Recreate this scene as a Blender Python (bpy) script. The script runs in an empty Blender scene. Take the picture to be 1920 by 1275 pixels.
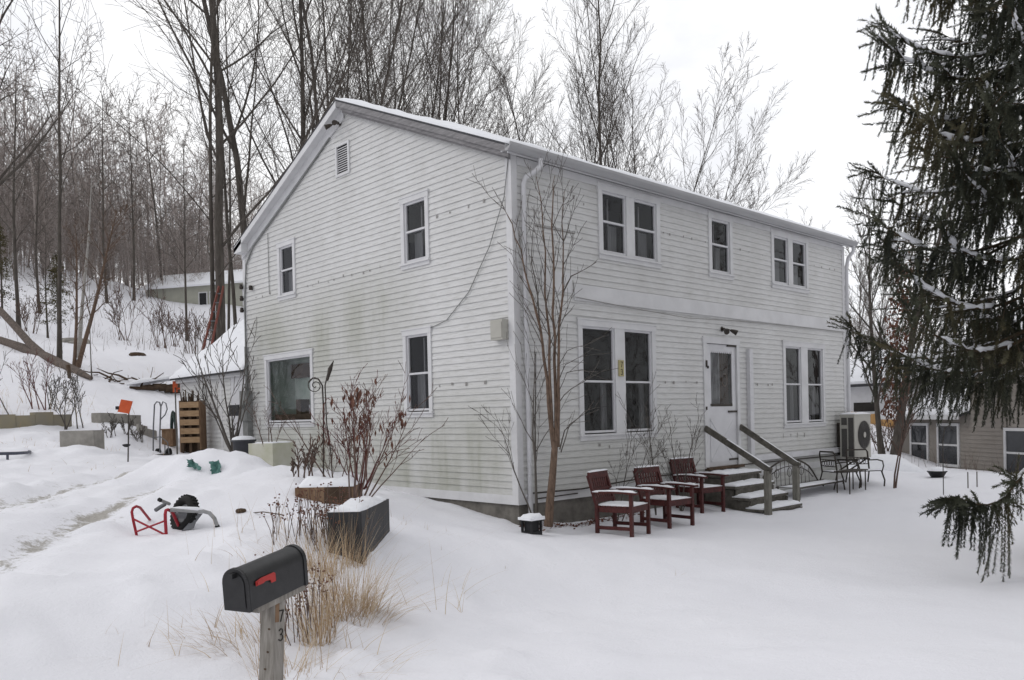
# A white clapboard farmhouse in the snow, built at real size in metres.
# World: house corner at the origin, long front along +X, gable end along +Y.
import bpy, math, random
import numpy as np
from mathutils import Vector, Matrix

SC = bpy.context.scene
COL = SC.collection
PI = math.pi
rnd = random.Random(7)
ORG = {}

# ------------------------------------------------------------------ helpers
class MB:
    """collects faces and links them as ONE mesh object"""
    def __init__(s): s.v = []; s.f = []; s.m = []; s.sm = []
    def add(s, vs, fs, mi=0, smooth=False):
        o = len(s.v); s.v.extend([tuple(map(float, p)) for p in vs])
        for f in fs:
            s.f.append(tuple(i + o for i in f)); s.m.append(mi); s.sm.append(smooth)
        return s
    def quad(s, a, b, c, d, mi=0): return s.add([a, b, c, d], [(0, 1, 2, 3)], mi)
    def box(s, x0, x1, y0, y1, z0, z1, mi=0):
        v = [(x0,y0,z0),(x1,y0,z0),(x1,y1,z0),(x0,y1,z0),(x0,y0,z1),(x1,y0,z1),(x1,y1,z1),(x0,y1,z1)]
        return s.add(v, [(0,3,2,1),(4,5,6,7),(0,1,5,4),(1,2,6,5),(2,3,7,6),(3,0,4,7)], mi)
    def obox(s, c, ax, ay, az, mi=0):
        """box of half-extent vectors ax ay az round c"""
        c, ax, ay, az = (Vector(k) for k in (c, ax, ay, az))
        v = [c-ax-ay-az, c+ax-ay-az, c+ax+ay-az, c-ax+ay-az, c-ax-ay+az, c+ax-ay+az, c+ax+ay+az, c-ax+ay+az]
        return s.add(v, [(0,3,2,1),(4,5,6,7),(0,1,5,4),(1,2,6,5),(2,3,7,6),(3,0,4,7)], mi)
    def bar(s, p, q, w, h, up=(0,0,1), mi=0):
        """rectangular bar from p to q, w across, h along up"""
        p, q, up = Vector(p), Vector(q), Vector(up); d = q - p; L = d.length; d = d / L
        sd = d.cross(up)
        if sd.length < 1e-5: sd = d.cross(Vector((1,0,0)))
        sd.normalize(); u = sd.cross(d)
        return s.obox((p + q) / 2, d * L / 2, sd * w / 2, u * h / 2, mi)
    def tube(s, pts, r, n=8, mi=0, smooth=True, cap=True):
        pts = [Vector(p) for p in pts]; N = len(pts)
        if not hasattr(r, '__len__'): r = [r] * N
        t0 = (pts[1] - pts[0]).normalized()
        ref = Vector((0,0,1)) if abs(t0.z) < .9 else Vector((1,0,0))
        u = t0.cross(ref).normalized(); vs = []
        for i, p in enumerate(pts):
            t = (pts[min(i+1, N-1)] - pts[max(i-1, 0)]).normalized()
            u = (u - t * u.dot(t)).normalized(); w = t.cross(u)
            for k in range(n):
                a = 2*PI*k/n; vs.append(p + (u*math.cos(a) + w*math.sin(a)) * r[i])
        fs = [(i*n+k, i*n+(k+1)%n, (i+1)*n+(k+1)%n, (i+1)*n+k) for i in range(N-1) for k in range(n)]
        s.add(vs, fs, mi, smooth)
        if cap: s.add(vs[:n], [tuple(range(n))[::-1]], mi); s.add(vs[-n:], [tuple(range(n))], mi)
        return s
    def lathe(s, prof, c, n=20, mi=0, smooth=True):
        """prof: (radius, z) pairs round a vertical axis at c"""
        vs = []
        for r, z in prof:
            for k in range(n):
                a = 2*PI*k/n; vs.append((c[0]+r*math.cos(a), c[1]+r*math.sin(a), c[2]+z))
        fs = [(i*n+k, i*n+(k+1)%n, (i+1)*n+(k+1)%n, (i+1)*n+k) for i in range(len(prof)-1) for k in range(n)]
        return s.add(vs, fs, mi, smooth)
    def prism(s, poly, off, mi=0):
        """closed polygon (3-D points) swept by off"""
        n = len(poly); off = Vector(off); a = [Vector(p) for p in poly]; b = [p + off for p in a]
        fs = [tuple(range(n))[::-1], tuple(range(n, 2*n))] + [(i, (i+1)%n, n+(i+1)%n, n+i) for i in range(n)]
        return s.add(a + b, fs, mi)
    def disc(s, c, nrm, r, n=24, mi=0, ry=None):
        nrm = Vector(nrm).normalized(); ref = Vector((0,0,1)) if abs(nrm.z) < .9 else Vector((1,0,0))
        u = nrm.cross(ref).normalized(); w = u.cross(nrm); c = Vector(c)
        return s.add([c + u*r*math.cos(2*PI*k/n) + w*(ry or r)*math.sin(2*PI*k/n) for k in range(n)], [tuple(range(n))], mi)
    def build(s, name, mats, parent=None, local=False):
        off = Vector((0,0,0)) if (local or parent is None) else ORG.get(parent.name, Vector((0,0,0)))
        me = bpy.data.meshes.new(name)
        me.from_pydata([(v[0]-off.x, v[1]-off.y, v[2]-off.z) for v in s.v], [], s.f)
        for m in (mats if isinstance(mats, (list, tuple)) else [mats]): me.materials.append(m)
        me.polygons.foreach_set('material_index', s.m); me.polygons.foreach_set('use_smooth', s.sm)
        me.update()
        o = bpy.data.objects.new(name, me); COL.objects.link(o)
        if parent: o.parent = parent; ORG[o.name] = ORG.get(parent.name, Vector((0,0,0)))
        return o

def mesh_np(name, V, F, mats, parent=None, smooth=True, mi=None, local=False):
    """one mesh object from numpy arrays; F is (n,3) or (n,4)"""
    V = np.asarray(V, np.float32); F = np.asarray(F, np.int32)
    off = (0,0,0) if (local or parent is None) else tuple(ORG.get(parent.name, (0,0,0)))
    V = V - np.array(off, np.float32)
    me = bpy.data.meshes.new(name); k = F.shape[1]
    me.vertices.add(len(V)); me.vertices.foreach_set('co', V.ravel())
    me.loops.add(F.size); me.loops.foreach_set('vertex_index', F.ravel())
    me.polygons.add(len(F)); me.polygons.foreach_set('loop_start', np.arange(0, F.size, k, dtype=np.int32))
    try: me.polygons.foreach_set('loop_total', np.full(len(F), k, np.int32))
    except Exception: pass
    for m in (mats if isinstance(mats, (list, tuple)) else [mats]): me.materials.append(m)
    if mi is not None: me.polygons.foreach_set('material_index', np.asarray(mi, np.int32))
    me.polygons.foreach_set('use_smooth', np.full(len(F), smooth, bool))
    me.update(calc_edges=True); me.validate()
    o = bpy.data.objects.new(name, me); COL.objects.link(o)
    if parent: o.parent = parent; ORG[o.name] = ORG.get(parent.name, Vector((0,0,0)))
    return o

def tag(o, label=None, cat=None, group=None, kind=None):
    if label: o['label'] = label
    if cat: o['category'] = cat
    if group: o['group'] = group
    if kind: o['kind'] = kind
    return o
def thing(name, loc, label, cat, group=None, rz=0):
    o = bpy.data.objects.new(name, None); COL.objects.link(o)
    o.location = loc; o.rotation_euler = (0, 0, rz); o.empty_display_size = .1
    ORG[o.name] = Vector(loc)
    return tag(o, label, cat, group)
def kids(o): return [c for c in bpy.data.objects if c.parent == o]
def copy_tree(o, parent=None):
    c = o.copy(); COL.objects.link(c)
    if parent: c.parent = parent
    for ch in kids(o): copy_tree(ch, c)
    return c

# ---------------------------------------------------------------- materials
def nodes(name):
    m = bpy.data.materials.new(name); m.use_nodes = True; nt = m.node_tree
    return m, nt, nt.nodes['Principled BSDF']
def N(nt, t, **kw):
    n = nt.nodes.new(t)
    for k, v in kw.items():
        if k in n.inputs: n.inputs[k].default_value = v
        else: setattr(n, k, v)
    return n
def mat(name, col, rough=.7, var=.25, scale=8, bump=0.0, metal=0, col2=None, detail=6, stretch=None, spec=.3):
    """base colour broken up by noise, with a little bump"""
    m, nt, b = nodes(name); L = nt.links.new
    tc = N(nt, 'ShaderNodeTexCoord'); mp = N(nt, 'ShaderNodeMapping')
    L(tc.outputs['Object'], mp.inputs[0])
    if stretch: mp.inputs['Scale'].default_value = stretch
    no = N(nt, 'ShaderNodeTexNoise', Scale=scale, Detail=detail, Roughness=.6); L(mp.outputs[0], no.inputs['Vector'])
    rp = N(nt, 'ShaderNodeValToRGB'); L(no.outputs['Fac'], rp.inputs[0])
    c2 = col2 or tuple(min(1, c * (1 + var)) for c in col); c1 = tuple(c * (1 - var) for c in col) if not col2 else col
    rp.color_ramp.elements[0].position = .3; rp.color_ramp.elements[1].position = .7
    rp.color_ramp.elements[0].color = (*c1, 1); rp.color_ramp.elements[1].color = (*c2, 1)
    L(rp.outputs[0], b.inputs['Base Color']); b.inputs['Roughness'].default_value = rough
    b.inputs['Metallic'].default_value = metal; b.inputs['Specular IOR Level'].default_value = spec
    if bump:
        bp = N(nt, 'ShaderNodeBump', Strength=bump, Distance=.01); L(no.outputs['Fac'], bp.inputs['Height']); L(bp.outputs[0], b.inputs['Normal'])
    return m

M = {}
M['snow_cap'] = mat('snow_cap', (.80,.81,.855), .75, col2=(.86,.87,.90), scale=14, bump=.5, spec=.2)
M['white_trim'] = mat('white_trim', (.62,.62,.63), .55, var=.08, scale=3, bump=.05)
M['white_metal'] = mat('white_metal', (.60,.60,.62), .4, var=.07, scale=4)
M['concrete'] = mat('concrete', (.15,.14,.125), .9, var=.35, scale=5, bump=.6)
M['block'] = mat('block', (.30,.285,.26), .9, var=.2, scale=6, bump=.5)
M['mossy_stone'] = mat('mossy_stone', (.21,.20,.175), .9, col2=(.30,.26,.17), scale=2.2, bump=.6)
M['shingle'] = mat('shingle', (.06,.06,.065), .9, var=.4, scale=30, bump=.5)
M['grey_wood'] = mat('grey_wood', (.15,.145,.15), .85, col2=(.29,.28,.285), scale=3, stretch=(9,1.2,9), bump=.5)
M['stair_wood'] = mat('stair_wood', (.065,.06,.05), .85, col2=(.16,.15,.13), scale=5, stretch=(2,2,2), bump=.6)
M['stair_post'] = mat('stair_post', (.13,.125,.105), .85, col2=(.23,.22,.195), scale=6, stretch=(6,6,1), bump=.6)
M['red_wood'] = mat('red_wood', (.040,.012,.011), .55, col2=(.100,.024,.022), scale=7, stretch=(3,3,3), bump=.2)
M['black_iron'] = mat('black_iron', (.028,.024,.021), .55, col2=(.06,.048,.038), scale=20, bump=.2)
M['black_paint'] = mat('black_paint', (.005,.005,.0055), .40, col2=(.016,.016,.017), scale=16, bump=.12, spec=.5)
M['dark_pane'] = mat('dark_pane', (.025,.028,.032), .08, var=.3, scale=1.5, spec=.5)
M['black_rubber'] = mat('black_rubber', (.012,.012,.012), .8, var=.3, scale=14, bump=.3)
M['black_plastic'] = mat('black_plastic', (.016,.016,.018), .5, var=.25, scale=7, bump=.1)
M['planter_dark'] = mat('planter_dark', (.026,.026,.029), .6, col2=(.055,.055,.058), scale=4, stretch=(8,8,1), bump=.3)
M['flag_red'] = mat('flag_red', (.38,.032,.028), .45, var=.15, scale=8)
M['frame_red'] = mat('frame_red', (.26,.012,.022), .5, col2=(.38,.025,.04), scale=12, bump=.15)
M['handle_grey'] = mat('handle_grey', (.30,.30,.30), .55, var=.25, scale=10)
M['post_wood'] = mat('post_wood', (.17,.155,.135), .9, col2=(.33,.31,.285), scale=5, stretch=(10,10,1), bump=.6)
M['rust_wood'] = mat('rust_wood', (.15,.085,.05), .85, col2=(.28,.19,.12), scale=6, stretch=(6,6,1), bump=.4)
M['pallet_wood'] = mat('pallet_wood', (.30,.19,.105), .85, col2=(.44,.30,.18), scale=4, stretch=(2,2,8), bump=.4)
M['dark_wood'] = mat('dark_wood', (.05,.032,.022), .9, col2=(.11,.075,.05), scale=6, bump=.5)
M['cream_plastic'] = mat('cream_plastic', (.42,.42,.31), .6, col2=(.58,.57,.52), scale=2.5, bump=.1)
M['bin_grey'] = mat('bin_grey', (.06,.062,.07), .6, var=.2, scale=6)
M['orange'] = mat('orange', (.50,.075,.022), .55, col2=(.62,.12,.04), scale=6)
M['teal'] = mat('teal', (.055,.15,.135), .5, col2=(.10,.23,.205), scale=9, bump=.3)
M['grey_metal'] = mat('grey_metal', (.16,.165,.175), .5, var=.2, scale=9, metal=.3)
M['steel_blue'] = mat('steel_blue', (.085,.09,.12), .5, var=.2, scale=9)
M['meter_grey'] = mat('meter_grey', (.21,.215,.21), .55, var=.15, scale=9)
M['hose_green'] = mat('hose_green', (.012,.03,.025), .6, var=.3, scale=9)
M['ac_cream'] = mat('ac_cream', (.42,.41,.37), .5, var=.06, scale=4)
M['ac_dark'] = mat('ac_dark', (.075,.072,.068), .6, var=.3, scale=40, stretch=(1,1,3))
M['yellow_sign'] = mat('yellow_sign', (.42,.37,.19), .6, var=.12, scale=20)
M['ink'] = mat('ink', (.02,.018,.015), .7, var=.2)
M['olive_band'] = mat('olive_band', (.16,.15,.06), .7, var=.1)
M['curtain'] = mat('curtain', (.46,.46,.47), .9, var=.2, scale=3, stretch=(14,14,1))
M['curtain_tan'] = mat('curtain_tan', (.12,.07,.045), .9, var=.3, scale=3, stretch=(14,14,1))
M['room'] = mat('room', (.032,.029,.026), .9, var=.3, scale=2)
M['room_green'] = mat('room_green', (.34,.42,.36), .9, col2=(.70,.76,.70), scale=1.6)
M['gutter_grey'] = mat('gutter_grey', (.36,.36,.37), .5, var=.12, scale=3, stretch=(.3,4,4))
M['ladder_red'] = mat('ladder_red', (.17,.052,.038), .6, var=.2, scale=6)
M['tan_fence'] = mat('tan_fence', (.42,.24,.09), .85, col2=(.52,.32,.14), scale=3, stretch=(6,6,1))
M['dead_leaf'] = mat('dead_leaf', (.075,.032,.022), .8, col2=(.19,.09,.06), scale=14)
M['olive_leaf'] = mat('olive_leaf', (.055,.055,.02), .8, col2=(.12,.105,.04), scale=3)
M['bark'] = mat('bark', (.050,.043,.037), .95, col2=(.11,.097,.084), scale=3, stretch=(4,4,1), bump=.8)
M['bark_twig'] = mat('bark_twig', (.10,.085,.075), .9, col2=(.155,.135,.12), scale=1)
M['bark_grey'] = mat('bark_grey', (.075,.066,.058), .9, col2=(.135,.12,.107), scale=2, bump=.4)
M['bark_red'] = mat('bark_red', (.075,.05,.036), .85, col2=(.19,.13,.095), scale=11, stretch=(3,3,1), bump=.4)
M['twig_red'] = mat('twig_red', (.085,.028,.026), .8, col2=(.15,.055,.05), scale=5)
M['twig_brown'] = mat('twig_brown', (.085,.055,.045), .85, col2=(.16,.11,.09), scale=5)
M['birch'] = mat('birch', (.26,.245,.225), .85, col2=(.40,.385,.36), scale=5, stretch=(1,1,5))
M['log'] = mat('log', (.06,.047,.04), .9, col2=(.17,.135,.115), scale=4, stretch=(3,3,3), bump=.8)

M['spruce_twig'] = mat('spruce_twig', (.04,.03,.02), .9, col2=(.085,.06,.035), scale=6)
M['conifer'] = mat('conifer', (.05,.046,.02), .9, col2=(.10,.085,.04), scale=1.2)

def mk_spruce():
    m, nt, b = nodes('spruce_needle'); L = nt.links.new
    g = N(nt, 'ShaderNodeNewGeometry'); no = N(nt, 'ShaderNodeTexNoise', Scale=.9, Detail=4)
    L(g.outputs['Position'], no.inputs['Vector'])
    rp = N(nt, 'ShaderNodeValToRGB'); L(no.outputs['Fac'], rp.inputs[0]); e = rp.color_ramp.elements
    e[0].position = .34; e[0].color = (.040,.045,.035,1); e[1].position = .66; e[1].color = (.105,.090,.052,1)
    x = e.new(.52); x.color = (.066,.070,.046,1)
    L(rp.outputs[0], b.inputs['Base Color']); b.inputs['Roughness'].default_value = .75; b.inputs['Specular IOR Level'].default_value = .2
    return m
M['needle'] = mk_spruce()

def mk_grass(name='dry_grass', c0=(.30,.19,.10), c1=(.60,.50,.37), cm=(.48,.36,.23)):
    m, nt, b = nodes(name); L = nt.links.new
    g = N(nt, 'ShaderNodeNewGeometry'); no = N(nt, 'ShaderNodeTexWhiteNoise')
    L(g.outputs['Random Per Island'], no.inputs['Vector']); no.noise_dimensions = '1D'; L(g.outputs['Random Per Island'], no.inputs['W'])
    rp = N(nt, 'ShaderNodeValToRGB'); L(no.outputs['Value'], rp.inputs[0]); e = rp.color_ramp.elements
    e[0].color = (*c0,1); e[1].color = (*c1,1); x = e.new(.5); x.color = (*cm,1)
    L(rp.outputs[0], b.inputs['Base Color']); b.inputs['Roughness'].default_value = .8
    return m
M['grass'] = mk_grass()
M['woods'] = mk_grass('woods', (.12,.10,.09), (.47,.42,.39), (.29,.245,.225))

def mk_siding():
    """old white paint: faint streaks, green algae low on the gable and in the damp middle, dirt"""
    m, nt, b = nodes('siding_paint'); L = nt.links.new
    g = N(nt, 'ShaderNodeNewGeometry'); sep = N(nt, 'ShaderNodeSeparateXYZ'); L(g.outputs['Position'], sep.inputs[0])
    def math_(op, a, bb=None, c=None):
        n = N(nt, 'ShaderNodeMath', operation=op)
        for i, v in enumerate((a, bb, c)):
            if v is None: continue
            if isinstance(v, (int, float)): n.inputs[i].default_value = v
            else: L(v, n.inputs[i])
        return n.outputs[0]
    def mr(v, a, b_, c=0, d=1):
        n = N(nt, 'ShaderNodeMapRange', interpolation_type='SMOOTHSTEP'); L(v, n.inputs[0])
        n.inputs[1].default_value, n.inputs[2].default_value, n.inputs[3].default_value, n.inputs[4].default_value = a, b_, c, d
        return n.outputs[0]
    mp = N(nt, 'ShaderNodeMapping'); L(g.outputs['Position'], mp.inputs[0]); mp.inputs['Scale'].default_value = (1,1,.35)
    big = N(nt, 'ShaderNodeTexNoise', Scale=.9, Detail=5, Roughness=.6); L(mp.outputs[0], big.inputs['Vector'])
    mp2 = N(nt, 'ShaderNodeMapping'); L(g.outputs['Position'], mp2.inputs[0]); mp2.inputs['Scale'].default_value = (5,5,.5)
    st = N(nt, 'ShaderNodeTexNoise', Scale=1.2, Detail=6, Roughness=.65); L(mp2.outputs[0], st.inputs['Vector'])
    mp3 = N(nt, 'ShaderNodeMapping'); L(g.outputs['Position'], mp3.inputs[0]); mp3.inputs['Scale'].default_value = (1.2,1.2,14)
    fi = N(nt, 'ShaderNodeTexNoise', Scale=3, Detail=6, Roughness=.7); L(mp3.outputs[0], fi.inputs['Vector'])
    x, y, z = sep.outputs
    # damp band across the middle of the gable and the low wall
    mid = math_('MULTIPLY', mr(z, .9, 2.7), mr(z, 4.3, 3.0)); mid = math_('MULTIPLY', mid, mr(y, 1.9, 3.2))
    low = mr(z, 2.3, .2); lowg = math_('MULTIPLY', low, mr(y, .05, .4, .42, 1))
    dm = math_('MULTIPLY', math_('MAXIMUM', math_('MULTIPLY', mid, .82), lowg), mr(y, 8.7, 8.4))
    al = math_('MULTIPLY', dm, mr(big.outputs['Fac'], .26, .72))
    al = math_('ADD', al, math_('MULTIPLY', math_('MULTIPLY', dm, mr(st.outputs['Fac'], .5, .75)), .28))
    base = N(nt, 'ShaderNodeMix', data_type='RGBA'); L(mr(big.outputs['Fac'], .3, .7), base.inputs[0])
    base.inputs[6].default_value = (.585,.584,.580,1); base.inputs[7].default_value = (.655,.655,.655,1)
    d1 = N(nt, 'ShaderNodeMix', data_type='RGBA'); L(math_('MULTIPLY', mr(fi.outputs['Fac'], .42, .72), .48), d1.inputs[0])
    L(base.outputs[2], d1.inputs[6]); d1.inputs[7].default_value = (.36,.355,.325,1)
    d2 = N(nt, 'ShaderNodeMix', data_type='RGBA', clamp_factor=True); L(math_('MULTIPLY', al, .95), d2.inputs[0])
    L(d1.outputs[2], d2.inputs[6]); d2.inputs[7].default_value = (.325,.33,.275,1)
    L(d2.outputs[2], b.inputs['Base Color']); b.inputs['Roughness'].default_value = .6; b.inputs['Specular IOR Level'].default_value = .25
    bp = N(nt, 'ShaderNodeBump', Strength=.05, Distance=.004); L(fi.outputs['Fac'], bp.inputs['Height']); L(bp.outputs[0], b.inputs['Normal'])
    return m
M['siding'] = mk_siding()
M['plug'] = mat('plug', (.27,.26,.25), .8, var=.2, scale=20)

def mk_glass(name, tint=.75):
    m = bpy.data.materials.new(name); m.use_nodes = True; nt = m.node_tree; nt.nodes.clear(); L = nt.links.new
    o = N(nt, 'ShaderNodeOutputMaterial'); mx = N(nt, 'ShaderNodeMixShader'); tr = N(nt, 'ShaderNodeBsdfTransparent'); gl = N(nt, 'ShaderNodeBsdfGlossy', Roughness=.015)
    tr.inputs[0].default_value = (tint, tint*1.01, tint*1.02, 1); gl.inputs[0].default_value = (.9,.92,.95,1)
    fr = N(nt, 'ShaderNodeFresnel', IOR=1.38)
    tc = N(nt, 'ShaderNodeTexCoord'); no = N(nt, 'ShaderNodeTexNoise', Scale=2.5, Detail=2); L(tc.outputs['Object'], no.inputs['Vector'])
    bp = N(nt, 'ShaderNodeBump', Strength=.06, Distance=.02); L(no.outputs['Fac'], bp.inputs['Height']); L(bp.outputs[0], gl.inputs['Normal'])
    L(fr.outputs[0], mx.inputs[0]); L(tr.outputs[0], mx.inputs[1]); L(gl.outputs[0], mx.inputs[2]); L(mx.outputs[0], o.inputs[0])
    return m
M['glass'] = mk_glass('glass', .74)
M['clear_glass'] = mk_glass('clear_glass', .93)

# ---------------------------------------------------------------- ground
TP = np.array([(-6.54,-5.33,-0.520),(-8.16,-8.55,-0.500),(-10.00,-11.00,-0.500),(-5.00,-12.00,-0.550),(-2.00,-9.00,-0.520),(-7.08,-3.11,-0.167),(-6.38,-3.17,-0.322),(-5.07,-3.87,-0.480),(-4.39,-4.49,-0.507),(-3.52,-5.74,-0.442),(-3.06,-7.12,-0.254),(-6.65,-1.05,0.104),(-6.28,0.77,0.241),(-5.87,2.72,0.341),(-5.36,5.17,0.524),(-4.55,9.09,0.806),(-3.12,12.87,1.229),(-7.21,4.42,0.682),(-7.65,-1.36,0.221),(-2.95,7.11,0.597),(-3.00,9.74,0.797),(-1.44,12.40,1.231),(-4.74,0.32,0.104),(-4.02,2.72,0.384),(-1.34,10.25,0.574),(-3.82,-1.83,-0.111),(-2.91,-0.99,0.008),(-1.94,-1.37,-0.193),(-3.00,-2.17,-0.409),(-3.90,-1.19,0.138),(-2.86,1.09,0.455),(-2.66,0.40,0.225),(-5.76,-1.97,0.003),(-6.33,-2.52,-0.127),(-3.08,2.32,0.477),(-4.46,-0.34,0.129),(0.00,-0.05,-0.300),(0.00,0.60,-0.200),(0.00,1.50,-0.070),(0.00,2.50,0.030),(0.00,5.00,0.350),(0.00,8.40,0.580),(0.30,12.00,0.700),(1.00,0.00,-0.330),(4.00,0.00,-0.380),(10.50,0.00,-0.300),(0.80,-1.40,-0.450),(3.00,-1.40,-0.470),(5.00,-1.30,-0.500),(8.00,-1.30,-0.500),(5.00,-3.00,-0.500),(12.00,-3.00,-0.500),(12.00,-0.50,-0.420),(2.00,-5.00,-0.520),(8.00,-6.00,-0.520),(1.52,19.85,2.454),(0.33,20.23,2.773),(-2.89,15.89,1.858),(5.23,31.26,4.895),(1.55,32.32,5.061),(13.94,45.08,8.410),(6.28,51.75,10.843),(10.46,50.59,10.371),(16.68,43.86,9.175),(4.95,24.98,3.538),(10.00,14.00,1.200),(10.00,40.00,6.000),(30.00,40.00,3.500),(25.00,10.00,0.000),(45.00,5.00,-0.600),(60.00,-30.00,-1.000),(30.00,-30.00,-1.000),(0.00,-40.00,-0.800),(-40.00,-40.00,-0.600),(-60.00,0.00,2.000),(-45.00,15.00,3.500),(-70.00,60.00,21.000),(0.00,100.00,24.000),(60.00,110.00,15.000),(110.00,50.00,4.000),(130.00,-60.00,0.000),(-130.00,-60.00,0.000),(-130.00,100.00,35.000),(5.00,13.00,1.000),(17.00,3.00,-0.250),(21.28,1.17,-0.791),(20.68,2.82,-0.332),(30.50,7.86,0.841),(13.28,-0.22,-0.364),(14.01,-2.40,-0.440),(7.98,-3.21,-0.463)])
def _fit():
    n = len(TP); X = TP[:, :2]; d = np.linalg.norm(X[:, None] - X[None], axis=2); K = np.sqrt(d*d + 1.0)
    A = np.zeros((n+3, n+3)); A[:n,:n] = K - .02*np.eye(n); A[:n,n] = 1; A[:n,n+1:] = X; A[n,:n] = 1; A[n+1:,:n] = X.T
    return np.linalg.solve(A, np.concatenate([TP[:,2], [0,0,0]]))
TW = _fit()
def base_z(x, y):
    d = np.sqrt((x[...,None]-TP[:,0])**2 + (y[...,None]-TP[:,1])**2 + 1.0)
    return d @ TW[:-3] + TW[-3] + TW[-2]*x + TW[-1]*y
def vnoise(x, y, seed):
    """smooth value noise"""
    def h(i, j):
        n = np.sin(i*127.1 + j*311.7 + seed*74.7) * 43758.5453
        return n - np.floor(n)
    i = np.floor(x); j = np.floor(y); u = x-i; v = y-j; u = u*u*(3-2*u); v = v*v*(3-2*v)
    return (h(i,j)*(1-u)+h(i+1,j)*u)*(1-v) + (h(i,j+1)*(1-u)+h(i+1,j+1)*u)*v
def fbm(x, y, s, o=4):
    t = 0; a = .5
    for k in range(o): t = t + a*(vnoise(x, y, s+k)-.5); x = x*2.03; y = y*2.03; a *= .5
    return t
TRACKS = [[(-7.332,-2.043,0.090), (-6.531,-0.464,0.141), (-5.808,0.762,0.188), (-5.102,1.763,0.256), (-4.398,2.602,0.351), (-3.706,3.553,0.411)],
          [(-7.103,0.849,0.328), (-5.899,2.589,0.333), (-5.200,3.609,0.392), (-4.428,4.485,0.439), (-3.291,5.601,0.503)]]
PATCH = [((-5.722,2.902,0.348), .9, .5), ((-5.757,0.769,0.181), .5, 0.3), ((-5.290,1.417,0.221), .7, .3)]
def seg_dist(x, y, pl):
    best = np.full(x.shape, 1e9)
    for a, b in zip(pl[:-1], pl[1:]):
        ax, ay = a[0], a[1]; dx, dy = b[0]-ax, b[1]-ay
        t = np.clip(((x-ax)*dx + (y-ay)*dy) / (dx*dx+dy*dy), 0, 1)
        best = np.minimum(best, np.hypot(x-ax-t*dx, y-ay-t*dy))
    return best
MOUNDS = [((-2.779,4.162,0.634), .75, .34), ((-2.417,3.451,0.550), .7, .20), ((-2.846,4.838,0.534), .5, .16), ((-2.380,2.199,0.395), .5, .16),
          ((-2.973,5.529,0.476), .6, .10), ((-3.076,9.047,0.736), .5, .16), ((-1.545,11.826,1.055), .9, .15), ((-3.555,12.393,1.156), 1.0, .14), ((0.257,0.424,-0.357), .5, .05)]
def ground_z(x, y):
    x = np.asarray(x, float); y = np.asarray(y, float)
    z = base_z(x, y)
    for (mx, my, _), r, h in MOUNDS:
        wob = 1 + .5*fbm(x*1.7, y*1.7, 31)
        z = z + h*wob*np.exp(-((x-mx)**2 + (y-my)**2) / (r*r))
    D = np.hypot(x-CP[0], y-CP[1]); far = np.clip((D-22)/30, 0, 1)
    z = z + fbm(x*.55, y*.55, 3)*.12 + fbm(x*1.6, y*1.6, 11)*.06 + fbm(x*3.1+y*1.2, y*5.5-x*2.0, 19)*.022*np.clip(1.4-D/22, 0, 1) + far*fbm(x*.16, y*.16, 5)*1.1
    left = np.clip((-x + y*.4 + 1.0)/3, 0, 1)          # trampled, lumpy yard left of the house
    z = z + left*(fbm(x*3.4, y*3.4, 21)*.09 + np.clip(fbm(x*2.2+9, y*2.2, 61)-.10, 0, 1)*.35)
    for pl in TRACKS:
        d = seg_dist(x, y, pl); n = fbm(x*2.5, y*2.5, 41)
        z = z - .06*np.exp(-(d/.22)**2)*(1+2.5*n) + .03*np.exp(-((d-.42)/.16)**2)*(1+2*n)
    return z
def gz(x, y): return float(ground_z(np.array([x]), np.array([y]))[0])
def on_ground(p, dz=0.0): return (p[0], p[1], gz(p[0], p[1]) + dz)

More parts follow.
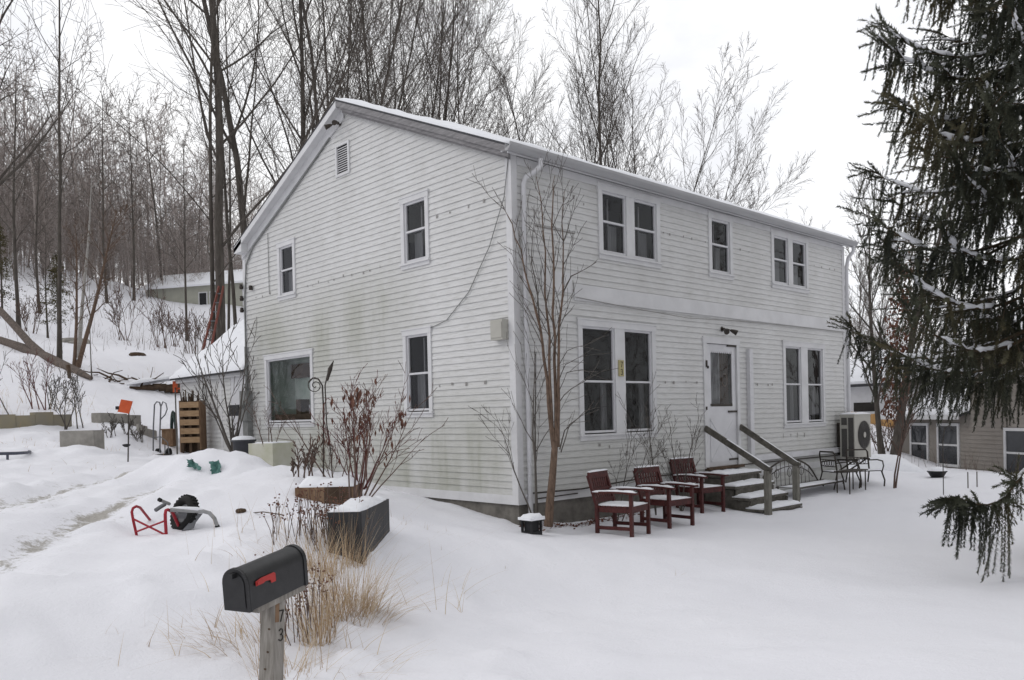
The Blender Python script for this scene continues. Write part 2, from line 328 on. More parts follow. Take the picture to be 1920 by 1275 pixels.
RM=Matrix(((0.726947,0.026313,-0.686189),(-0.686288,-0.006486,-0.727301),(-0.023588,0.999633,0.013344)))
CP=Vector((-8.159,-8.546,1.262))
def axis_(c0, c1, step, lo, hi, grow=1.07):
    a = list(np.arange(c0, c1, step)); s = step; v = a[-1]
    while v < hi: s *= grow; v += s; a.append(v)
    s = step; v = a[0]; pre = []
    while v > lo: s *= grow; v -= s; pre.append(v)
    return np.array(pre[::-1] + a)
def mk_snow():
    m, nt, b = nodes('snow'); L = nt.links.new
    g = N(nt, 'ShaderNodeNewGeometry'); at = N(nt, 'ShaderNodeAttribute', attribute_name='dirt')
    n1 = N(nt, 'ShaderNodeTexNoise', Scale=9, Detail=8, Roughness=.68); L(g.outputs['Position'], n1.inputs['Vector'])
    n2 = N(nt, 'ShaderNodeTexNoise', Scale=38, Detail=4, Roughness=.6); L(g.outputs['Position'], n2.inputs['Vector'])
    n3 = N(nt, 'ShaderNodeTexNoise', Scale=.5, Detail=3); L(g.outputs['Position'], n3.inputs['Vector'])
    a1 = N(nt, 'ShaderNodeMath', operation='ADD'); nm = N(nt, 'ShaderNodeMath', operation='MULTIPLY_ADD'); L(n1.outputs['Fac'], nm.inputs[0]); nm.inputs[1].default_value = 2.2; nm.inputs[2].default_value = -.6
    L(nm.outputs[0], a1.inputs[0]); L(at.outputs['Fac'], a1.inputs[1]); n1.inputs['Roughness'].default_value = .78
    mr = N(nt, 'ShaderNodeMapRange', interpolation_type='SMOOTHSTEP'); L(a1.outputs[0], mr.inputs[0]); mr.inputs[1].default_value = .96; mr.inputs[2].default_value = 1.40
    base = N(nt, 'ShaderNodeMix', data_type='RGBA'); L(n3.outputs['Fac'], base.inputs[0])
    base.inputs[6].default_value = (.80,.80,.85,1); base.inputs[7].default_value = (.86,.86,.90,1)
    dirt = N(nt, 'ShaderNodeMix', data_type='RGBA'); L(n2.outputs['Fac'], dirt.inputs[0])
    dirt.inputs[6].default_value = (.21,.19,.165,1); dirt.inputs[7].default_value = (.58,.56,.53,1)
    mx = N(nt, 'ShaderNodeMix', data_type='RGBA'); L(mr.outputs[0], mx.inputs[0]); L(base.outputs[2], mx.inputs[6]); L(dirt.outputs[2], mx.inputs[7])
    L(mx.outputs[2], b.inputs['Base Color']); b.inputs['Roughness'].default_value = .8; b.inputs['Specular IOR Level'].default_value = .15
    ad = N(nt, 'ShaderNodeMath', operation='ADD'); L(n1.outputs['Fac'], ad.inputs[0])
    ml = N(nt, 'ShaderNodeMath', operation='MULTIPLY'); L(n2.outputs['Fac'], ml.inputs[0]); ml.inputs[1].default_value = .25; L(ml.outputs[0], ad.inputs[1])
    bp = N(nt, 'ShaderNodeBump', Strength=.5, Distance=.035); L(ad.outputs[0], bp.inputs['Height']); L(bp.outputs[0], b.inputs['Normal'])
    return m
def make_ground():
    xs = axis_(-12, 13, .105, -320, 320); ys = axis_(-9, 13, .105, -200, 340)
    X, Y = np.meshgrid(xs, ys); Z = np.zeros_like(X)
    for i in range(0, X.shape[0], 20): Z[i:i+20] = ground_z(X[i:i+20], Y[i:i+20])
    nx, ny = len(xs), len(ys); idx = np.arange(nx*ny).reshape(ny, nx)
    F = np.stack([idx[:-1,:-1], idx[:-1,1:], idx[1:,1:], idx[1:,:-1]], -1).reshape(-1, 4)
    o = mesh_np('snow_ground', np.stack([X, Y, Z], -1).reshape(-1, 3), F, mk_snow())
    d = np.zeros_like(X)
    for pl in TRACKS:
        s = seg_dist(X, Y, pl); d = np.maximum(d, (.48*np.exp(-(s/.14)**2) + .34*np.exp(-(s/.8)**2)))
    for (px, py, _), r, a in PATCH: d = np.maximum(d, a*1.3*np.exp(-(np.hypot(X-px, Y-py)/r)**2))
    d = d*(.30 + 1.9*np.clip(fbm(X*1.6, Y*1.6, 77)+.30, 0, 1))
    at = o.data.attributes.new('dirt', 'FLOAT', 'POINT'); at.data.foreach_set('value', d.ravel().astype(np.float32))
    tag(o, kind='structure')
make_ground()

# ---------------------------------------------------------------- camera, light
cam = bpy.data.cameras.new('camera'); co = bpy.data.objects.new('camera', cam); COL.objects.link(co); SC.camera = co
co.matrix_world = Matrix.Translation(CP) @ RM.to_4x4()
cam.sensor_width = 36; cam.lens = 36*1551.78/1920; cam.shift_y = (801.79-637.5)/1920; cam.clip_start = .05; cam.clip_end = 2000

SUN_EL, SUN_AZ = math.radians(36), math.radians(138)      # azimuth measured from +X towards +Y
sd = Vector((math.cos(SUN_EL)*math.cos(SUN_AZ), math.cos(SUN_EL)*math.sin(SUN_AZ), math.sin(SUN_EL)))
sun = bpy.data.lights.new('sun', 'SUN'); sun.energy = .5; sun.angle = math.radians(25); sun.color = (1,.97,.93)
so = bpy.data.objects.new('sun', sun); COL.objects.link(so); so.rotation_euler = sd.to_track_quat('Z', 'Y').to_euler()
W = bpy.data.worlds.new('World'); SC.world = W; W.use_nodes = True; nt = W.node_tree; L = nt.links.new
bg = nt.nodes['Background']; bg.inputs['Strength'].default_value = .1
sky = N(nt, 'ShaderNodeTexSky', sky_type='NISHITA', sun_disc=False, sun_elevation=SUN_EL, sun_rotation=PI/2 - SUN_AZ)
hs = N(nt, 'ShaderNodeHueSaturation', Saturation=.35, Value=1.0); L(sky.outputs[0], hs.inputs['Color'])
tc = N(nt, 'ShaderNodeTexCoord'); mp = N(nt, 'ShaderNodeMapping'); L(tc.outputs['Generated'], mp.inputs[0]); mp.inputs['Scale'].default_value = (1,1,2.2)
cl = N(nt, 'ShaderNodeTexNoise', Scale=3.2, Detail=7, Roughness=.55, Distortion=.4); L(mp.outputs[0], cl.inputs['Vector'])
cr = N(nt, 'ShaderNodeValToRGB'); L(cl.outputs['Fac'], cr.inputs[0]); e = cr.color_ramp.elements
e[0].position = .30; e[0].color = (.76,.77,.81,1); e[1].position = .62; e[1].color = (1,1,1,1)
sc = N(nt, 'ShaderNodeVectorMath', operation='SCALE'); sc.inputs['Scale'].default_value = 9.6; L(cr.outputs[0], sc.inputs[0])
mx = N(nt, 'ShaderNodeMix', data_type='RGBA'); mx.inputs[0].default_value = .88; L(hs.outputs[0], mx.inputs[6]); L(sc.outputs[0], mx.inputs[7])
# thin cloud: the half of the sky ahead, where the sun stands behind it, is brighter than the half behind
dt = N(nt, 'ShaderNodeVectorMath', operation='DOT_PRODUCT'); L(tc.outputs['Generated'], dt.inputs[0]); dt.inputs[1].default_value = (.45, .80, .35)
mr = N(nt, 'ShaderNodeMapRange', interpolation_type='SMOOTHSTEP'); L(dt.outputs['Value'], mr.inputs[0]); mr.inputs[1].default_value = -.7; mr.inputs[2].default_value = .75; mr.inputs[3].default_value = .80; mr.inputs[4].default_value = 1.28
s2 = N(nt, 'ShaderNodeVectorMath', operation='SCALE'); L(mx.outputs[2], s2.inputs[0]); L(mr.outputs[0], s2.inputs['Scale'])
L(s2.outputs[0], bg.inputs['Color'])
SC.view_settings.view_transform = 'Standard'; SC.view_settings.look = 'None'; SC.view_settings.exposure = .04; SC.view_settings.gamma = 1
SC.view_settings.use_curve_mapping = False
SC.cycles.max_bounces = 6; SC.cycles.diffuse_bounces = 3; SC.cycles.glossy_bounces = 3; SC.cycles.transparent_max_bounces = 12
SC.cycles.use_denoising = True

# ---------------------------------------------------------------- the white farmhouse
LX, WY = 10.43, 8.43            # front length, gable width
RY, RZ = 4.27, 6.975            # ridge
SF = (6.975 - 5.07) / (4.27 + .14); SB = (6.975 - 5.05) / (8.5 - 4.27)
def roof_z(y): return RZ - (RY - y)*SF if y < RY else RZ - (y - RY)*SB
house = thing('white_farmhouse', (LX/2, WY/2, 0), 'two storey white clapboard farmhouse with stained siding and snow on its low gable roof', 'house')

def fr(u, z, d): return (u, -d, z)          # front wall: u along X, d outwards
def ga(u, z, d): return (-d, u, z)          # gable wall: u along Y
EXP = .0985
def clap(mb, P, flip, z0, z1, urange, holes, plugs=()):
    """courses of lapped boards with real openings; every board is tilted so its butt edge stands proud"""
    k = 0; z = z0
    while z < z1 - 1e-4:
        a, b = z, min(z + EXP, z1); cuts = {a, b}
        for h in holes:
            for c in (h[2], h[3]):
                if a < c < b: cuts.add(c)
        cs = sorted(cuts)
        def dd(zz): return .019 - .016*(zz - a)/EXP
        for i, (p, q) in enumerate(zip(cs[:-1], cs[1:])):
            zm = (p+q)/2; r0, r1 = urange(p), urange(q)
            spans = [(r0[0], r0[1], r1[0], r1[1])]
            for h in sorted(holes):
                if not (h[2] < zm < h[3]): continue
                ns = []
                for s in spans:
                    if h[1] <= s[0] or h[0] >= s[1]: ns.append(s); continue
                    if h[0] > s[0]: ns.append((s[0], h[0], s[2], h[0]))
                    if h[1] < s[1]: ns.append((h[1], s[1], h[1], s[3]))
                spans = ns
            for s in spans:
                if s[1] - s[0] < .01: continue
                w = [P(s[0], p, dd(p)), P(s[1], p, dd(p)), P(s[3], q, dd(q)), P(s[2], q, dd(q))]
                mb.quad(*(w[::-1] if flip else w))
                if i == 0:                       # underside of the butt edge
                    w = [P(s[0], p, .002), P(s[1], p, .002), P(s[1], p, dd(p)), P(s[0], p, dd(p))]
                    mb.quad(*(w[::-1] if flip else w))
        z += EXP; k += 1
    for u, zz, w, h in plugs:
        u += rnd.uniform(-.04,.04); zz += rnd.uniform(-.012,.012); w *= rnd.uniform(.4,1.15); h *= rnd.uniform(.5,1.15)                    # rows of insulation plugs, patched boards
        c = z0 + EXP*math.floor((zz - z0)/EXP); q = [P(u-w, zz-h, .0205), P(u+w, zz-h, .0205), P(u+w, zz+h, .0205), P(u-w, zz+h, .0205)]
        mb.quad(*(q[::-1] if flip else q), mi=1)

# panes: (u0,u1) pairs, z bottom, z top, z of the meeting rail
WIN = [
 ('F', [(1.447,2.158),(2.473,3.130)], 1.011, 2.603, 1.783, 'dark'),
 ('F', [(7.700,8.290),(8.646,9.255)], 1.040, 2.547, 1.80, 'dark'),
 ('F', [(1.990,2.522),(2.796,3.333)], 3.874, 4.772, 4.33, 'net'),
 ('F', [(5.069,5.611)], 3.890, 4.790, 4.36, 'net'),
 ('F', [(7.312,7.830),(8.085,8.592)], 3.890, 4.772, 4.34, 'net'),
 ('G', [(6.294,6.755)], 3.853, 4.736, 4.30, 'net'),
 ('G', [(2.016,2.517)], 3.861, 4.760, 4.32, 'net'),
 ('G', [(2.026,2.540)], 1.428, 2.595, 2.00, 'net'),
 ('G', [(5.721,7.430)], 1.297, 2.519, None, 'green'),
]
DOOR = (4.80, 5.80, .25, 2.52)
SASH = .035
def hole(w): return (w[1][0][0]-SASH-.01, w[1][-1][1]+SASH+.01, w[2]-SASH-.02, w[3]+SASH+.01)
fholes = [hole(w) for w in WIN if w[0] == 'F'] + [(DOOR[0]-.02, DOOR[1]+.02, 0.0, DOOR[3]+.02)]
gholes = [hole(w) for w in WIN if w[0] == 'G'] + [(4.16, 4.56, 5.70, 6.24)]
plF = []; plG = []
for x in (3.55,3.75,4.15,4.5): plF.append((x, 1.80+rnd.uniform(-.01,.01), .028, .028))
for x in (6.55,6.95,7.1): plF.append((x, 1.78, .025, .022))
for x in (3.6,3.75,4.15,4.4,4.8): plF.append((x, 4.36, .02, .02))
for x in (6.0,6.35,6.85): plF.append((x, 4.36, .02, .02))
for x in (.45,.62,1.05,1.3,1.55): plF.append((x, 4.62+rnd.uniform(-.1,.05), .02, .025))
for x in (9.0,9.35,9.7,10.0): plF.append((x, 4.38, .02, .02))
for x in (1.75,2.0,2.45,2.95): plF.append((x, .79 + rnd.uniform(-.04,.04), .035, .035))
plF.append((2.42, .62, .07, .055))
for x in (7.55,7.8,8.15,8.45): plF.append((x, .74, .014, .05))
for y in (3.3,3.55,3.8,4.15,4.4,4.75,5.0,5.3,5.5,5.75): plG.append((y, 3.86 + rnd.uniform(-.02,.02), .018, .022))
for y in (7.2,7.55,7.85): plG.append((y, 3.9, .018, .022))
for y in (.55,.95,1.35,1.65): plG.append((y, 4.45 - (y-.5)*.02, .02, .024)); plG.append((y+.1, 1.78, .02, .024))
sd_ = MB()
clap(sd_, fr, False, .13, 4.97, lambda z: (.10, LX-.10), fholes, plF)
def gr(z):
    lo = .10 if z < 5.0 else max(.10, RY - (RZ-.12-z)/SF); hi = WY-.10 if z < 4.9 else min(WY-.10, RY + (RZ-.12-z)/SB)
    return (min(lo, RY), max(hi, RY))
clap(sd_, ga, True, .13, 6.80, gr, gholes, plG)
# plain far walls
sd_.quad((LX,0,0),(LX,WY,0),(LX,WY,5.0),(LX,0,5.0)); sd_.add([(LX,0,5.0),(LX,WY,5.0),(LX,RY,6.85)], [(0,1,2)])
sd_.quad((LX,WY,0),(0,WY,0),(0,WY,5.0),(LX,WY,5.0))
siding = sd_.build('siding', [M['siding'], M['plug']], house)

fd = MB(); fd.box(.02, LX-.02, .02, .22, -1.2, .02); fd.box(.02, .22, .22, WY-.02, -1.2, .02); fd.box(LX-.22, LX-.02, .22, WY-.02, -1.2, .02)
fd.build('foundation', M['concrete'], house)
tr = MB()                                   # corner boards, skirt and frieze
tr.box(-.022, .095, -.022, .10, .13, 5.0); tr.box(LX-.10, LX+.02, -.022, .10, 0, 4.96); tr.box(-.022, .10, WY-.10, WY+.02, 0, 4.96)
tr.box(-.028, LX+.01, -.028, -.002, -.005, .13); tr.box(-.028, -.002, -.002, WY, -.005, .13)
tr.box(.10, LX-.10, -.03, -.002, 4.86, 4.97)
tr.build('corner_board', M['white_trim'], house)
bd = MB()
bd.box(1.25, LX-.10, -.040, -.006, 3.02, 3.27); bd.box(.55, 1.2, -.030, -.006, 3.12, 3.42)
bd.box(.45, 1.30, -.024, -.010, 4.03, 4.045, 1)
bd.tube([(1.25,-.05,3.06),(2.6,-.052,2.99),(4.2,-.052,2.93),(6.0,-.05,2.985),(8.2,-.05,3.0),(LX-.1,-.05,3.0)], .006, 5, 1)
bd.build('trim_band', [M['white_trim'], M['plug']], house)

def window(i, side, panes, zb, zt, zr, room):
    P, flip = (fr, False) if side == 'F' else (ga, True)
    def bx(mb, u0, u1, d0, d1, z0, z1, mi=0):
        a = P(u0, z0, d0); b = P(u1, z1, d1)
        mb.box(min(a[0],b[0]), max(a[0],b[0]), min(a[1],b[1]), max(a[1],b[1]), min(a[2],b[2]), max(a[2],b[2]), mi)
    U0, U1 = panes[0][0], panes[-1][1]; S = SASH; T = .095 if side == 'F' else .085
    f = MB()                                                       # casing
    bx(f, U0-S-T, U0-S, -.05, .034, zb-S-.02, zt+S+.0); bx(f, U1+S, U1+S+T, -.05, .034, zb-S-.02, zt+S+.0)
    bx(f, U0-S-T-.012, U1+S+T+.012, -.05, .040, zt+S, zt+S+T)
    bx(f, U0-S-T-.03, U1+S+T+.03, -.02, .050, zt+S+T, zt+S+T+.022)
    bx(f, U0-S-T-.005, U1+S+T+.005, -.05, .036, zb-S-.02-T, zb-S-.045)
    for p, q in zip(panes[:-1], panes[1:]): bx(f, p[1]+S, q[0]-S, -.05, .030, zb-S-.02, zt+S)
    w = f.build('window', M['white_trim'], house)
    s = MB(); bx(s, U0-S-T-.02, U1+S+T+.02, -.05, .065, zb-S-.045, zb-S-.018)
    s.build('sill', M['white_trim'], w)
    for u0, u1 in panes:
        s = MB()
        bx(s, u0-S, u0, -.045, .006, zb-S, zt+S); bx(s, u1, u1+S, -.045, .006, zb-S, zt+S)
        bx(s, u0, u1, -.045, .006, zt, zt+S); bx(s, u0, u1, -.045, .006, zb-S, zb)
        if zr: bx(s, u0, u1, -.05, .012, zr-.016, zr+.016)
        s.build('sash', M['white_metal'], w)
        g = MB(); q = [P(u0, zb, -.022), P(u1, zb, -.022), P(u1, zt, -.022), P(u0, zt, -.022)]
        g.quad(*(q[::-1] if flip else q)); g.build('pane', M['clear_glass' if room == 'green' else 'glass'], w)
        c = MB(); n = 14
        def cur(a, b, d, z0, z1, mi=0):
            vs = []
            for k in range(n+1):
                u = a + (b-a)*k/n; e = d + .018*math.sin(k*1.9+u*7)
                vs += [P(u, z0, -e), P(u, z1, -e)]
            c.add(vs, [(2*k, 2*k+2, 2*k+3, 2*k+1) for k in range(n)], mi)
        W_ = u1-u0
        if room == 'net':
            cur(u0, u0+W_*.30, .16, zb, zt); cur(u1-W_*.42, u1, .17, zb, zr or zt)
            bx(c, u0+W_*.62, u0+W_*.67, -.20, -.18, zb, zt, 0)
        elif room == 'dark': cur(u1-W_*.17, u1-.01, .15, zb, zr-.02)
        else:
            cur(u0, u0+W_*.28, .25, zb, zt, 0); bx(c, u0, u1, -.5, -.12, zb, zb+.12, 1); bx(c, u0+.3, u1-.02, -.6, -.5, zt-.34, zt-.05, 1)
            bx(c, u0+.62, u0+.70, -.42, -.34, zb+.12, zb+.30, 0); bx(c, u0+.95, u0+1.15, -.5, -.3, zb+.12, zb+.42, 1)
        if c.v: c.build('curtain', [M['curtain'], M['dark_wood']], w)
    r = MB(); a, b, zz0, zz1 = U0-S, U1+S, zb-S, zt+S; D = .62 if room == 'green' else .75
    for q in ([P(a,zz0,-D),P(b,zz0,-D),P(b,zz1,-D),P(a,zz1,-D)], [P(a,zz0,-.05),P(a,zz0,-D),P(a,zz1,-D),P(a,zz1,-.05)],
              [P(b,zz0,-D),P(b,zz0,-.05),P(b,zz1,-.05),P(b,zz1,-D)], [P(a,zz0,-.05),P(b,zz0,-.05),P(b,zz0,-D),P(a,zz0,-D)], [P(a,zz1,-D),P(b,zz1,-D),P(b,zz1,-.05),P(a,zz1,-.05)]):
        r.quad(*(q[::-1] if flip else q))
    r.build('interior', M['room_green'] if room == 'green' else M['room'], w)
    return w
for i, w in enumerate(WIN): window(i, *w)

# front door with its storm glass
f = MB(); x0, x1, z0, z1 = DOOR
f.box(x0-.11, x0, -.036, .05, z0-.02, z1); f.box(x1, x1+.09, -.036, .05, z0-.02, z1); f.box(x0-.125, x1+.105, -.042, .05, z1, z1+.12)
door = f.build('door', M['white_trim'], house)
gx0, gx1, gz0, gz1 = 4.955, 5.670, 1.36, 2.39
d = MB(); d.box(x0+.01, gx0, .0, .045, z0, z1-.01); d.box(gx1, x1-.01, .0, .045, z0, z1-.01); d.box(gx0, gx1, .0, .045, gz1, z1-.01); d.box(gx0, gx1, .0, .045, z0, gz0)
d.box(x0+.1, x1-.1, -.008, .0, z0+.08, gz0-.22); d.bar((x0+.12,-.010,z0+.1),(x1-.12,-.010,gz0-.25),.03,.008,(0,1,0)); d.bar((x1-.12,-.011,z0+.1),(x0+.12,-.011,gz0-.25),.03,.008,(0,1,0))
d.build('door_leaf', M['white_metal'], door)
g = MB(); g.quad((gx0,.018,gz0),(gx1,.018,gz0),(gx1,.018,gz1),(gx0,.018,gz1)); g.build('door_glass', M['glass'], door)
s = MB(); n = 11                                  # scalloped lace edge top and bottom
for zz, sg in ((gz1, -1), (gz0+.02, -1)):
    s = MB()
    for k in range(n):
        u = gx0 + (k+.5)*(gx1-gx0)/n; r = (gx1-gx0)/n/2
        s.add([(u + r*math.cos(a), .010, zz + sg*r*1.25*abs(math.sin(a))) for a in [PI*j/8 for j in range(9)]], [tuple(range(9))])
    if zz == gz1: s.box(gx0, gx1, .006, .014, gz1-.01, gz1+.02)
    else: s.box(gx0-.03, gx1-.02, -.012, .012, gz0+.012, gz0+.05)
    s.build('lace_trim', M['white_metal' if zz == gz1 else 'black_iron'], door)
c = MB()
for a, b, mi in ((gx0, gx0+.42, 0), (gx0+.42, gx1, 1)):
    vs = []
    for k in range(19):
        u = a + (b-a)*k/18; e = .10 + .02*math.sin(k*1.7); vs += [(u, e, gz0), (u, e, gz1)]
    c.add(vs, [(2*k, 2*k+2, 2*k+3, 2*k+1) for k in range(18)], mi)
c.build('curtain', [M['curtain'], M['curtain_tan']], door)
w_ = MB(); w_.tube([(gx0+.58+.09*math.cos(a), .085, 1.86+.12*math.sin(a)) for a in [2*PI*k/16 for k in range(17)]], .014, 6); w_.build('wreath', M['rust_wood'], door)
r = MB(); r.quad((x0,.5,z0),(x1,.5,z0),(x1,.5,z1),(x0,.5,z1)); r.quad((x0,.05,z0),(x0,.5,z0),(x0,.5,z1),(x0,.05,z1)); r.quad((x1,.5,z0),(x1,.05,z0),(x1,.05,z1),(x1,.5,z1)); r.quad((x0,.05,z1),(x0,.5,z1),(x1,.5,z1),(x1,.05,z1))
r.build('interior', M['room'], door)
for zz in (2.50, 1.26, .36): h = MB(); h.box(x1-.30, x1+.01, -.022, -.003, zz-.018, zz+.018); h.build('door_closer', M['black_iron'], door)
h = MB(); h.box(x0-.06, x0-.03, -.06, -.034, 2.08, 2.2); h.box(x0-.055, x0-.035, -.09, -.058, 2.05, 2.10); h.build('latch', M['black_iron'], door)
h = MB(); h.box(x0-.08, x0-.06, -.06, -.034, 1.30, 1.36); h.build('bell_push', M['black_iron'], door)
s = MB(); s.box(x0-.10, x1+.10, -.10, .05, .20, .25); s.build('threshold', M['dark_wood'], door)

# cover strips and lines on the front
c = MB(); c.box(6.17, 6.30, -.085, -.012, .30, 2.46); c.box(6.30, 10.0, -.10, -.012, .29, .40); c.build('line_cover', M['white_metal'], house)
c = MB(); c.tube([(.16,-.05,.15),(1.3,-.05,.13),(3.0,-.06,.20),(4.66,-.05,.19)], .013, 6); c.tube([(5.9,-.06,.24),(8,-.05,.23),(10.2,-.05,.22)], .012, 6); c.tube([(.3,-.05,.06),(1.2,-.05,.07)], .010, 6)
c.tube([(9.95,-.05,.95),(9.95,-.05,.22)], .035, 8); c.build('cable', M['black_iron'], house)
c = MB(); c.tube([(-.025,.02,4.95),(-.05,.1,4.4),(-.04,.45,3.75),(-.03,.95,3.15),(-.03,1.5,2.78),(-.03,2.0,2.68),(-.03,2.62,2.66)], .007, 5); c.build('cable', M['meter_grey'], house)
c = MB(); c.tube([(-.04,8.36,1.9),(-.04,8.36,3.9),(-.04,8.24,4.65),(-.04,7.9,4.98),(-.04,6.2,5.75),(-.04,4.75,6.45)], .016, 6); c.tube([(-.03,7.25,3.9),(-.03,7.25,5.15)], .007, 5); c.build('cable', M['meter_grey'], house)
for z in (3.95, 4.2, 3.7): c = MB(); c.lathe([(0,-.05),(.035,-.05),(.045,0),(.03,.03),(.04,.05),(0,.06)], (-.06, 8.46, z), 10); c.build('insulator', M['black_iron'], house)
c = MB(); c.lathe([(0,-.05),(.04,-.05),(.04,.04),(0,.05)], (-.06, 8.02, 4.13), 10); c.build('junction_box', M['black_iron'], house)
c = MB(); c.box(-.13, -.012, .12, .37, 2.37, 2.66); c.box(-.14, -.13, .13, .36, 2.40, 2.62); c.build('utility_box', M['ac_cream'], house)
c = MB(); c.box(-.16, -.012, 8.16, 8.48, 1.30, 1.95); c.box(-.13, -.012, 8.18, 8.42, .95, 1.30); c.lathe([(0,0),(.085,0),(.085,.06),(.05,.1),(0,.1)], (-.16,8.3,1.6), 14); c.tube([(-.06,8.33,1.95),(-.06,8.33,2.9)], .03, 8); c.tube([(-.06,8.33,.95),(-.06,8.33,.3)], .035, 8); c.build('meter_box', M['meter_grey'], house)
# twin flood lamps, one pair by the ridge, one over the door
def flood(P, u, z, s, parent):
    b = MB(); c = P(u, z, .03)
    b.disc(P(u, z, .02), Vector(P(0,0,1))-Vector(P(0,0,0)), .06*s, 12); b.bar(P(u, z, .0), P(u, z, .07), .05*s, .05*s)
    for dx in (-.13*s, .11*s):
        h = P(u+dx, z-.03*s, .14); b.tube([P(u, z, .05), P(u+dx*.6, z, .09), h], .014*s, 6)
        b.tube([h, P(u+dx*1.25, z-.05*s, .17), P(u+dx*1.7, z-.10*s, .24)], [.025*s, .04*s, .062*s], 10)
    return b.build('flood_light', M['black_iron'], parent)
flood(fr, 5.33, 2.80, .85, house); flood(ga, 4.42, 6.62, .75, house)
# attic louvre
v = MB(); v.box(-.035, -.004, 4.13, 4.18, 5.68, 6.26); v.box(-.035, -.004, 4.54, 4.59, 5.68, 6.26); v.box(-.035, -.004, 4.18, 4.54, 5.68, 5.72); v.box(-.035, -.004, 4.18, 4.54, 6.22, 6.26)
vent = v.build('attic_vent', M['white_trim'], house)
v = MB(); v.quad((.06,4.18,5.72),(.06,4.18,6.22),(.06,4.54,6.22),(.06,4.54,5.72), 1)
for k in range(12): z = 5.735 + k*.0405; v.bar((-.010,4.18,z),(-.010,4.54,z), .006, .0145, (-.25,0,.97))
v.build('louvre', [M['white_trim'], M['room']], vent)
# number plaque on the mullion: 7 over 3
p = MB(); p.box(2.255, 2.375, -.055, -.032, 1.87, 2.13); plq = p.build('number_plaque', M['yellow_sign'], house)
def strokes(mb, P, ux, uz, s, digit, r, n=5):
    """thin round strokes of a 7 or a 3 in a box s wide, 1.7 s tall"""
    if digit == '7': ls = [[(-.5,.8),(0,.82),(.5,.84)], [(.5,.84),(.15,.1),(-.1,-.85)]]
    else: ls = [[(-.42,.62),(-.1,.86),(.28,.82),(.45,.5),(.25,.14),(-.1,.05)], [(-.1,.05),(.3,-.02),(.5,-.4),(.3,-.78),(-.1,-.86),(-.48,-.66)]]
    for l in ls: mb.tube([P(ux + a*s, uz + b*s) for a, b in l], r, n)
p = MB(); strokes(p, lambda a, b: (a, -.056, b), 2.315, 2.06, .05, '7', .006); strokes(p, lambda a, b: (a, -.056, b), 2.315, 1.94, .05, '3', .006); p.build('digits', M['ink'], plq)

# roof
def slab(mb, ya, za, yb, zb, xa, xb, th, mi=0):
    mb.prism([(xa,ya,za),(xb,ya,za),(xb,yb,zb),(xa,yb,zb)], (0,0,-th), mi)
r = MB(); slab(r, -.14, 5.07, RY, RZ, -.20, LX+.18, .028); slab(r, RY, RZ, 8.5, 5.05, -.20, LX+.18, .028)
roof = r.build('roof', M['shingle'], house)
def snow_sheet(P, nu, nv, th, seed, ragged=.0):
    """soft snow lying on a surface patch P(u,v), u,v in 0..1; thickness fades to ragged edges"""
    V = []; 
    for j in range(nv+1):
        for i in range(nu+1):
            u, v = i/nu, j/nv; p = Vector(P(u, v)); n1 = float(fbm(np.array([u*nu*.23+seed]), np.array([v*nv*.23]), seed)[0])
            e = min(u*nu, (1-u)*nu, v*nv, (1-v)*nv); k = min(1, e/1.5)
            V.append(p + Vector((0, 0, max(.004, th*(.35+.65*k)*(1+1.4*n1)))))
    m = (nu+1)*(nv+1)
    for j in range(nv+1):
        for i in range(nu+1): V.append(Vector(P(i/nu, j/nv)) + Vector((0,0,-.004)))
    F = []
    for j in range(nv):
        for i in range(nu):
            a = j*(nu+1)+i; F.append((a, a+1, a+nu+2, a+nu+1))
    rim = [i for i in range(nu+1)] + [j*(nu+1)+nu for j in range(1, nv+1)] + [nv*(nu+1)+i for i in range(nu-1, -1, -1)] + [j*(nu+1) for j in range(nv-1, 0, -1)]
    F += [(b, a, a+m, b+m) for a, b in zip(rim, rim[1:]+rim[:1])]
    return V, F
s = MB()
V, F = snow_sheet(lambda u, v: (-.19+(LX+.36)*u, -.17+(RY+.17)*v, 5.06+(RZ-5.06)*v), 110, 34, .085, 3); s.add(V, F, 0, True)
V, F = snow_sheet(lambda u, v: (-.14+(LX+.30)*u, RY+(8.4-RY)*v, RZ-(RZ-5.10)*v), 60, 24, .05, 5); s.add(V, F, 0, True)
s.build('snow_cover', M['snow_cap'], roof)
rk = MB()                                     # weathered boards under the front slope of the gable
def rake(mb, ya, za, yb, zb, x0, x1, top, dep, mi=0):
    q = [(x0,ya,za-top),(x0,yb,zb-top),(x0,yb,zb-top-dep),(x0,ya,za-top-dep)]; mb.prism(q, (x1-x0,0,0), mi)
fy, fz = -.13, roof_z(-.13)
rake(rk, fy, fz, RY, RZ, -.195, -.17, .03, .095); rake(rk, fy, fz-.02, RY-.04, RZ-.02, -.168, -.13, .10, .07); rake(rk, fy+.1, roof_z(fy+.1)-.02, RY-.1, RZ-.06, -.128, -.03, .15, .045)
rk.build('rake_board', M['grey_wood'], house)
rk = MB(); by, bz = 8.48, roof_z(8.48)
rake(rk, RY, RZ, by, bz, -.195, -.165, .03, .12); rake(rk, RY, RZ, by, bz, -.163, -.04, .12, .012)
rake(rk, RY, RZ, by-.05, roof_z(by-.05), -.045, -.018, .13, .17); rk.prism([(-.195,by,bz-.05),(-.195,by-.35,roof_z(by-.35)-.05),(-.195,by-.35,bz-.16),(-.195,by,bz-.16)], (.17,0,0))
rk.build('rake_board', M['white_trim'], house)
sf = MB(); sf.box(-.19, LX+.17, -.138, .0, 4.985, 5.0); sf.box(-.19, LX+.17, -.15, -.132, 4.94, 5.06); sf.build('soffit', M['white_trim'], house)
